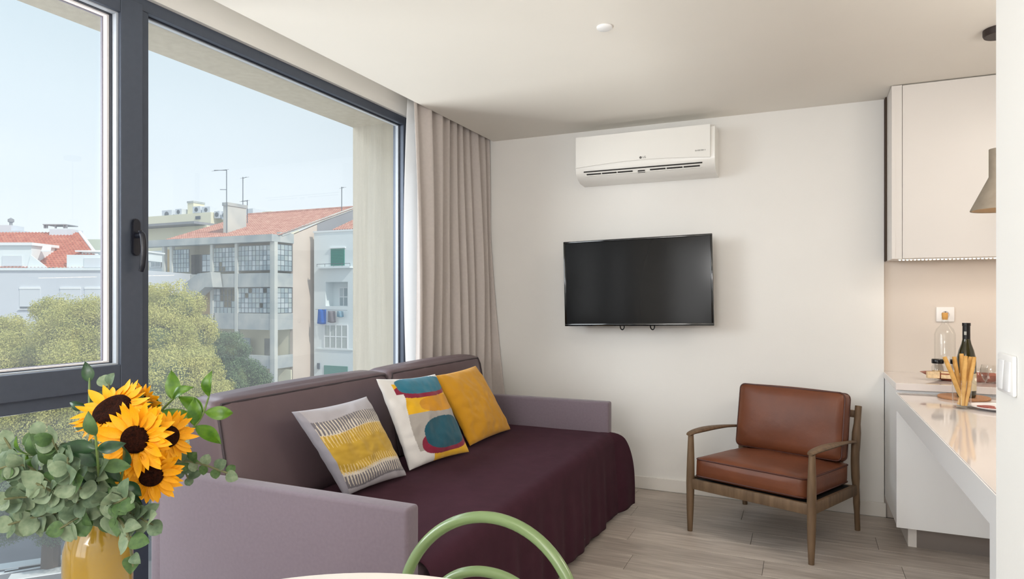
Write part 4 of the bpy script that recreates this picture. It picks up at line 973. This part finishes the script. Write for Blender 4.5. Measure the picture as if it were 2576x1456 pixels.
# distant blocks above the roof ridge
for (u0, u1, v0, v1, Y_, m_, lab) in ((556, 600, 560, 536, 80, M_ltgrey, 'small grey rooftop far behind the chimney'), (612, 636, 560, 524, 78, M_ltgrey, 'pale grey lift housing peeking over the tile ridge'), (660, 682, 560, 531, 76, M_cream, 'small cream chimney stack peeking over the tile ridge')):
    p0 = ony(u0, v0, Y_); p1 = ony(u1, v1, Y_)
    part('distant_rooftop', mbox(p0.x, p1.x, Y_, Y_+3, GZ0, p1.z), m_, label=lab, cat='building')
# ---- white building at the left, square to the view
def rotthing(name, u, t_, label, cat): p = ont(u, 751, t_); return thing(name, (p.x, p.y, GZ0), label, cat, rz=TH)
LT = 43.0
lb = rotthing('apartment_building', 130, LT, 'long white building on the left with orange tile roofs and dormers', 'building')
def lr(u, t_=LT): return (u-1288)/1649*t_+1158/1649*LT           # local x
def lz(v, t_=LT): return CAMH+(751-v)/1649*t_-GZ0  # local z
L = lambda name, b, m, par=lb, **k: part(name, b, m, par, local=True, **k)
L('wall', mbox(lr(-260), lr(318), 0, 12, 0, lz(676)), M_ltgrey)
L('ledge', mbox(lr(-260), lr(318), -.12, .0, lz(680), lz(674)), M_house)
for (u0, u1) in ((50, 102), (152, 204), (214, 262), (-60, -8)):
    b = B(); box(b, lr(u0), lr(u1), -.04, .0, lz(776), lz(727)); o_ = L('roller_shutter', b, M_roll)
    for k in range(9):
        z = lz(770)+k*.125; part('slat', mbox(lr(u0)+.06, lr(u1)-.06, -.065, -.04, z, z+.1), M_roll, o_, local=False) if False else None
    L('window_sill', mbox(lr(u0)-.05, lr(u1)+.05, -.12, 0, lz(778.5), lz(776.5)), M_wframe); L('window_gap', mbox(lr(u0)+.03, lr(u1)-.03, -.05, -.02, lz(776), lz(771)), M_steel)
    L('shutter_box', mbox(lr(u0), lr(u1), -.07, 0, lz(727), lz(722)), M_wframe)
def roofL(u0, u1, v0, v1, d0, d1, skew=0, nm='roof_tiles'):
    """slope from (v0 at depth d1 behind the wall) down to (v1 at d0)"""
    M_ = WM[lb.name]
    z1 = lz(v1); z0 = CAMH+(751-v0)/1649*(LT+d1)-GZ0
    p = M_ @ Vector((lr(u0, LT+d1), d1, z0)); e1 = M_.to_3x3() @ Vector((1, 0, 0)); dn = M_.to_3x3() @ Vector((skew, d0-d1, z1-z0))
    roof(p, e1, lr(u1, LT+d1)-lr(u0, LT+d1), dn, dn.length, nm, M_tile2, lb)
roofL(-260, 196, 584, 673, .3, 5.5, lr(262, LT+.3)-lr(196, LT+5.5))
# white hipped edge, dormers, ridge stacks
for (u0, u1, v0, v1, d) in ((-80, 68, 674, 611, .4), (160, 318, 676, 640, .3), (150, 318, 650, 626, 2.2)):
    L('dormer', mbox(lr(u0), lr(u1), d, d+2.2, lz(v0), lz(v1)), M_house)
L('dormer_roof', mbox(lr(-85), lr(75), .2, 2.8, lz(616), lz(609)), M_wframe)
L('dormer_roof', mbox(lr(140), lr(322), 1.9, 4.6, lz(628), lz(624)), M_wframe)
L('dormer_window', mbox(lr(-5), lr(45), .34, .4, lz(668), lz(642)), M_roll)
L('dormer_window', mbox(lr(205), lr(250), .24, .3, lz(672), lz(648)), M_roll)
b = B(); prism(b, [(lr(60), .30, lz(674)), (lr(112), .30, lz(674)), (lr(68), .30, lz(640))], (0, .1, 0)); L('dormer_cheek', b, M_house)
b = B(); prism(b, [(lr(78), 1.1, lz(616)), (lr(100), 1.1, lz(616)), (lr(122), .2, lz(632)), (lr(98), .2, lz(632))], (0, 0, .06)); L('skylight', b, M_wframe)
b = B(); zA = CAMH+(751-584)/1649*(LT+5.5)-GZ0; prism(b, [(lr(196, LT+5.5), 5.5, zA+.1), (lr(262, LT+.3), .3, lz(673)+.1), (lr(262, LT+.3)+.22, .3, lz(673)+.1), (lr(196, LT+5.5)+.22, 5.5, zA+.1)], (0, 0, -.3)); L('verge', b, M_wframe)
def ch2(u0, u1, v0, v1, d, m):
    tt = LT+d; return mbox(lr(u0, tt), lr(u1, tt), d, d+1.3, CAMH+(751-v0)/1649*tt-GZ0, CAMH+(751-v1)/1649*tt-GZ0), m
L('chimney', *ch2(-20, 28, 612, 566, 5.6, M_ltgrey)); L('chimney', *ch2(28, 52, 608, 580, 5.6, M_ltgrey)); L('chimney', *ch2(124, 180, 606, 576, 5.0, M_ltgrey))
b = B(); tt = LT+5.6
for u in (124.6, 130, 152, 173, 179): x = lr(u, tt); box(b, x-.05, x+.05, 5.05, 5.15, lz(576, tt)-0, lz(568, tt))
box(b, lr(123, tt), lr(181, tt), 4.95, 6.3, lz(568, tt), lz(566, tt)); L('chimney_cowl', b, M_slate)
tb2 = lathe([(.10, 0), (.10, .25), (.2, .3), (.2, .5), (0, .62)], 12, (lr(12, tt), 6.2, lz(566, tt))); L('flue', tb2, M_slate)
q = ont(238, 751, 70); t_ = part('distant_house', mbox(-3.0, 3.6, 0, 6, 0, CAMH+(751-600)/1649*70-GZ0, M=Matrix.Translation((q.x-2, q.y, GZ0)) @ Matrix.Rotation(TH, 4, 'Z')), mat('sage_render', (196, 204, 186), .9), label='small sage-coloured house far behind the white left building', cat='building')
# ---- trees
M_lf = mat('sunlit_tree_leaf', (168, 170, 92), .7, rgb2=(212, 206, 132), vscale=.9, trans=.25)  # sunlit tone is put into this leaf colour
M_lfd = mat('shaded_tree_leaf', (92, 118, 92), .7, rgb2=(120, 142, 96), vscale=.9, trans=.2)  # darker copy of the leaf, shade put into its colour
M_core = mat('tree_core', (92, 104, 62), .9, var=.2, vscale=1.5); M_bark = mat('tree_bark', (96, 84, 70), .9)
def tree(label, balls, leaf, m, seed, dens=620, trunk=True):
    r_ = np.random.default_rng(seed); V = []; Fc = []
    P0 = ont(balls[0][0], balls[0][1], balls[0][3])
    t_ = thing('tree', (P0.x, P0.y, GZ0), label, 'tree', group='trees outside the window')
    core = B(); allp = []
    for (u, v, rp_, tt) in balls:
        c = np.array(ont(u, v, tt)); r = rp_/1649*tt
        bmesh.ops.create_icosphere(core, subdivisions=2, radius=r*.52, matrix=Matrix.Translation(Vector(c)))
        ns = 44; d = r_.normal(size=(ns, 3)); d /= np.linalg.norm(d, axis=1)[:, None]
        sub = c+d*r*.74; sr = r*r_.uniform(.18, .40, ns)
        for s_, q in zip(sub, sr):
            n_ = int(dens*(q/.5)**1.8)+20; dd = r_.normal(size=(n_, 3)); dd /= np.linalg.norm(dd, axis=1)[:, None]
            pp = s_+dd*(q*r_.uniform(.55, 1.08, n_))[:, None]; allp.append((pp, dd))
        n_ = int(1500*r*r); dd = r_.normal(size=(n_, 3)); dd /= np.linalg.norm(dd, axis=1)[:, None]
        allp.append((c+dd*(r*r_.uniform(.55, .82, n_))[:, None], dd))
    pp = np.concatenate([a for a, _ in allp]); dd = np.concatenate([b_ for _, b_ in allp]); n_ = len(pp)
    nr = dd+r_.normal(size=(n_, 3))*.55; nr /= np.linalg.norm(nr, axis=1)[:, None]
    a = np.cross(nr, r_.normal(size=(n_, 3))); a /= np.linalg.norm(a, axis=1)[:, None]; b_ = np.cross(nr, a)
    s_ = leaf*r_.uniform(.6, 1.3, n_)[:, None]
    quad = np.stack([pp-a*s_, pp+b_*s_*.5, pp+a*s_, pp-b_*s_*.5], 1).reshape(-1, 3)
    me = bpy.data.meshes.new('leaves'); me.vertices.add(n_*4); me.vertices.foreach_set('co', quad.ravel()); me.loops.add(n_*4); me.loops.foreach_set('vertex_index', np.arange(n_*4)); me.polygons.add(n_)
    me.polygons.foreach_set('loop_start', np.arange(n_)*4); me.update(calc_edges=True)
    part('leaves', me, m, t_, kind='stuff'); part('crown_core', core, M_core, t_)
    lo = ont(balls[0][0], 900, balls[0][3]); lo = lo+F_*1.5; part('trunk', mtube([(lo.x, lo.y, GZ0), (lo.x+.2, lo.y, GZ0+4), (lo.x, lo.y, lo.z-.5)], [.35, .28, .2], n=10), M_bark, t_)
    return n_
TT = 28
NL = 0
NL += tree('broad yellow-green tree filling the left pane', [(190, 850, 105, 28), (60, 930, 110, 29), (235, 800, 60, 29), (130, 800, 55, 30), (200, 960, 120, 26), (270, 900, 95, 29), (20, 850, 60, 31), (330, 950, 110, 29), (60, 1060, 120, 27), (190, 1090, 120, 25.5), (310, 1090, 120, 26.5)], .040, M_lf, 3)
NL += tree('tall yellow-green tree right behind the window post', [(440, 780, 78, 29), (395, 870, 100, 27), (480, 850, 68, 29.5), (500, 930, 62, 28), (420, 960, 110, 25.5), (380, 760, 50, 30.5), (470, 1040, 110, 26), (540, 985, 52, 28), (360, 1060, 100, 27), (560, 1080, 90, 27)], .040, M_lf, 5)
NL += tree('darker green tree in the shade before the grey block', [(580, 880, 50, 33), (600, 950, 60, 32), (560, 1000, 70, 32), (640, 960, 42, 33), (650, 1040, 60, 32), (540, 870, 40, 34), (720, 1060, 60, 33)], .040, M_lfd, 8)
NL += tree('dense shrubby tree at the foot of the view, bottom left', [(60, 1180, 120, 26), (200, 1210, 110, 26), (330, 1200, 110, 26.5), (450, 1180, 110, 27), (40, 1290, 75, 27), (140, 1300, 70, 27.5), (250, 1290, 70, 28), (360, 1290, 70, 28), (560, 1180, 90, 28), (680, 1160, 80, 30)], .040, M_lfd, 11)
# parked van, kerb and painted strips down in the street
b = B()
for i in range(6):
    q = onz(60+i*34, 1432-i*9, GZ0); box(b, -1.1, 1.1, -.16, .16, .0, .012, M=Matrix.Translation((q.x, q.y, GZ0)) @ Matrix.Rotation(TH+.55, 4, 'Z'))
part('road_marking', b, M_wframe, kind='stuff', label='white painted strips on the asphalt far below', cat='road marking')
for i, (u, v, lab) in enumerate(((70, 1418, 'pale kerb slab lying askew on the asphalt at bottom left'), (150, 1436, 'wide pale paving strip beside the vase at bottom left'))):
    q = onz(u, v, GZ0); part('paving_slab', mbox(-1.7, 1.7, -.35, .35, 0, .05, bev=.01, M=Matrix.Translation((q.x, q.y, GZ0+.012)) @ Matrix.Rotation(TH+.45, 4, 'Z')), M_wframe, label=lab, cat='paving slab')
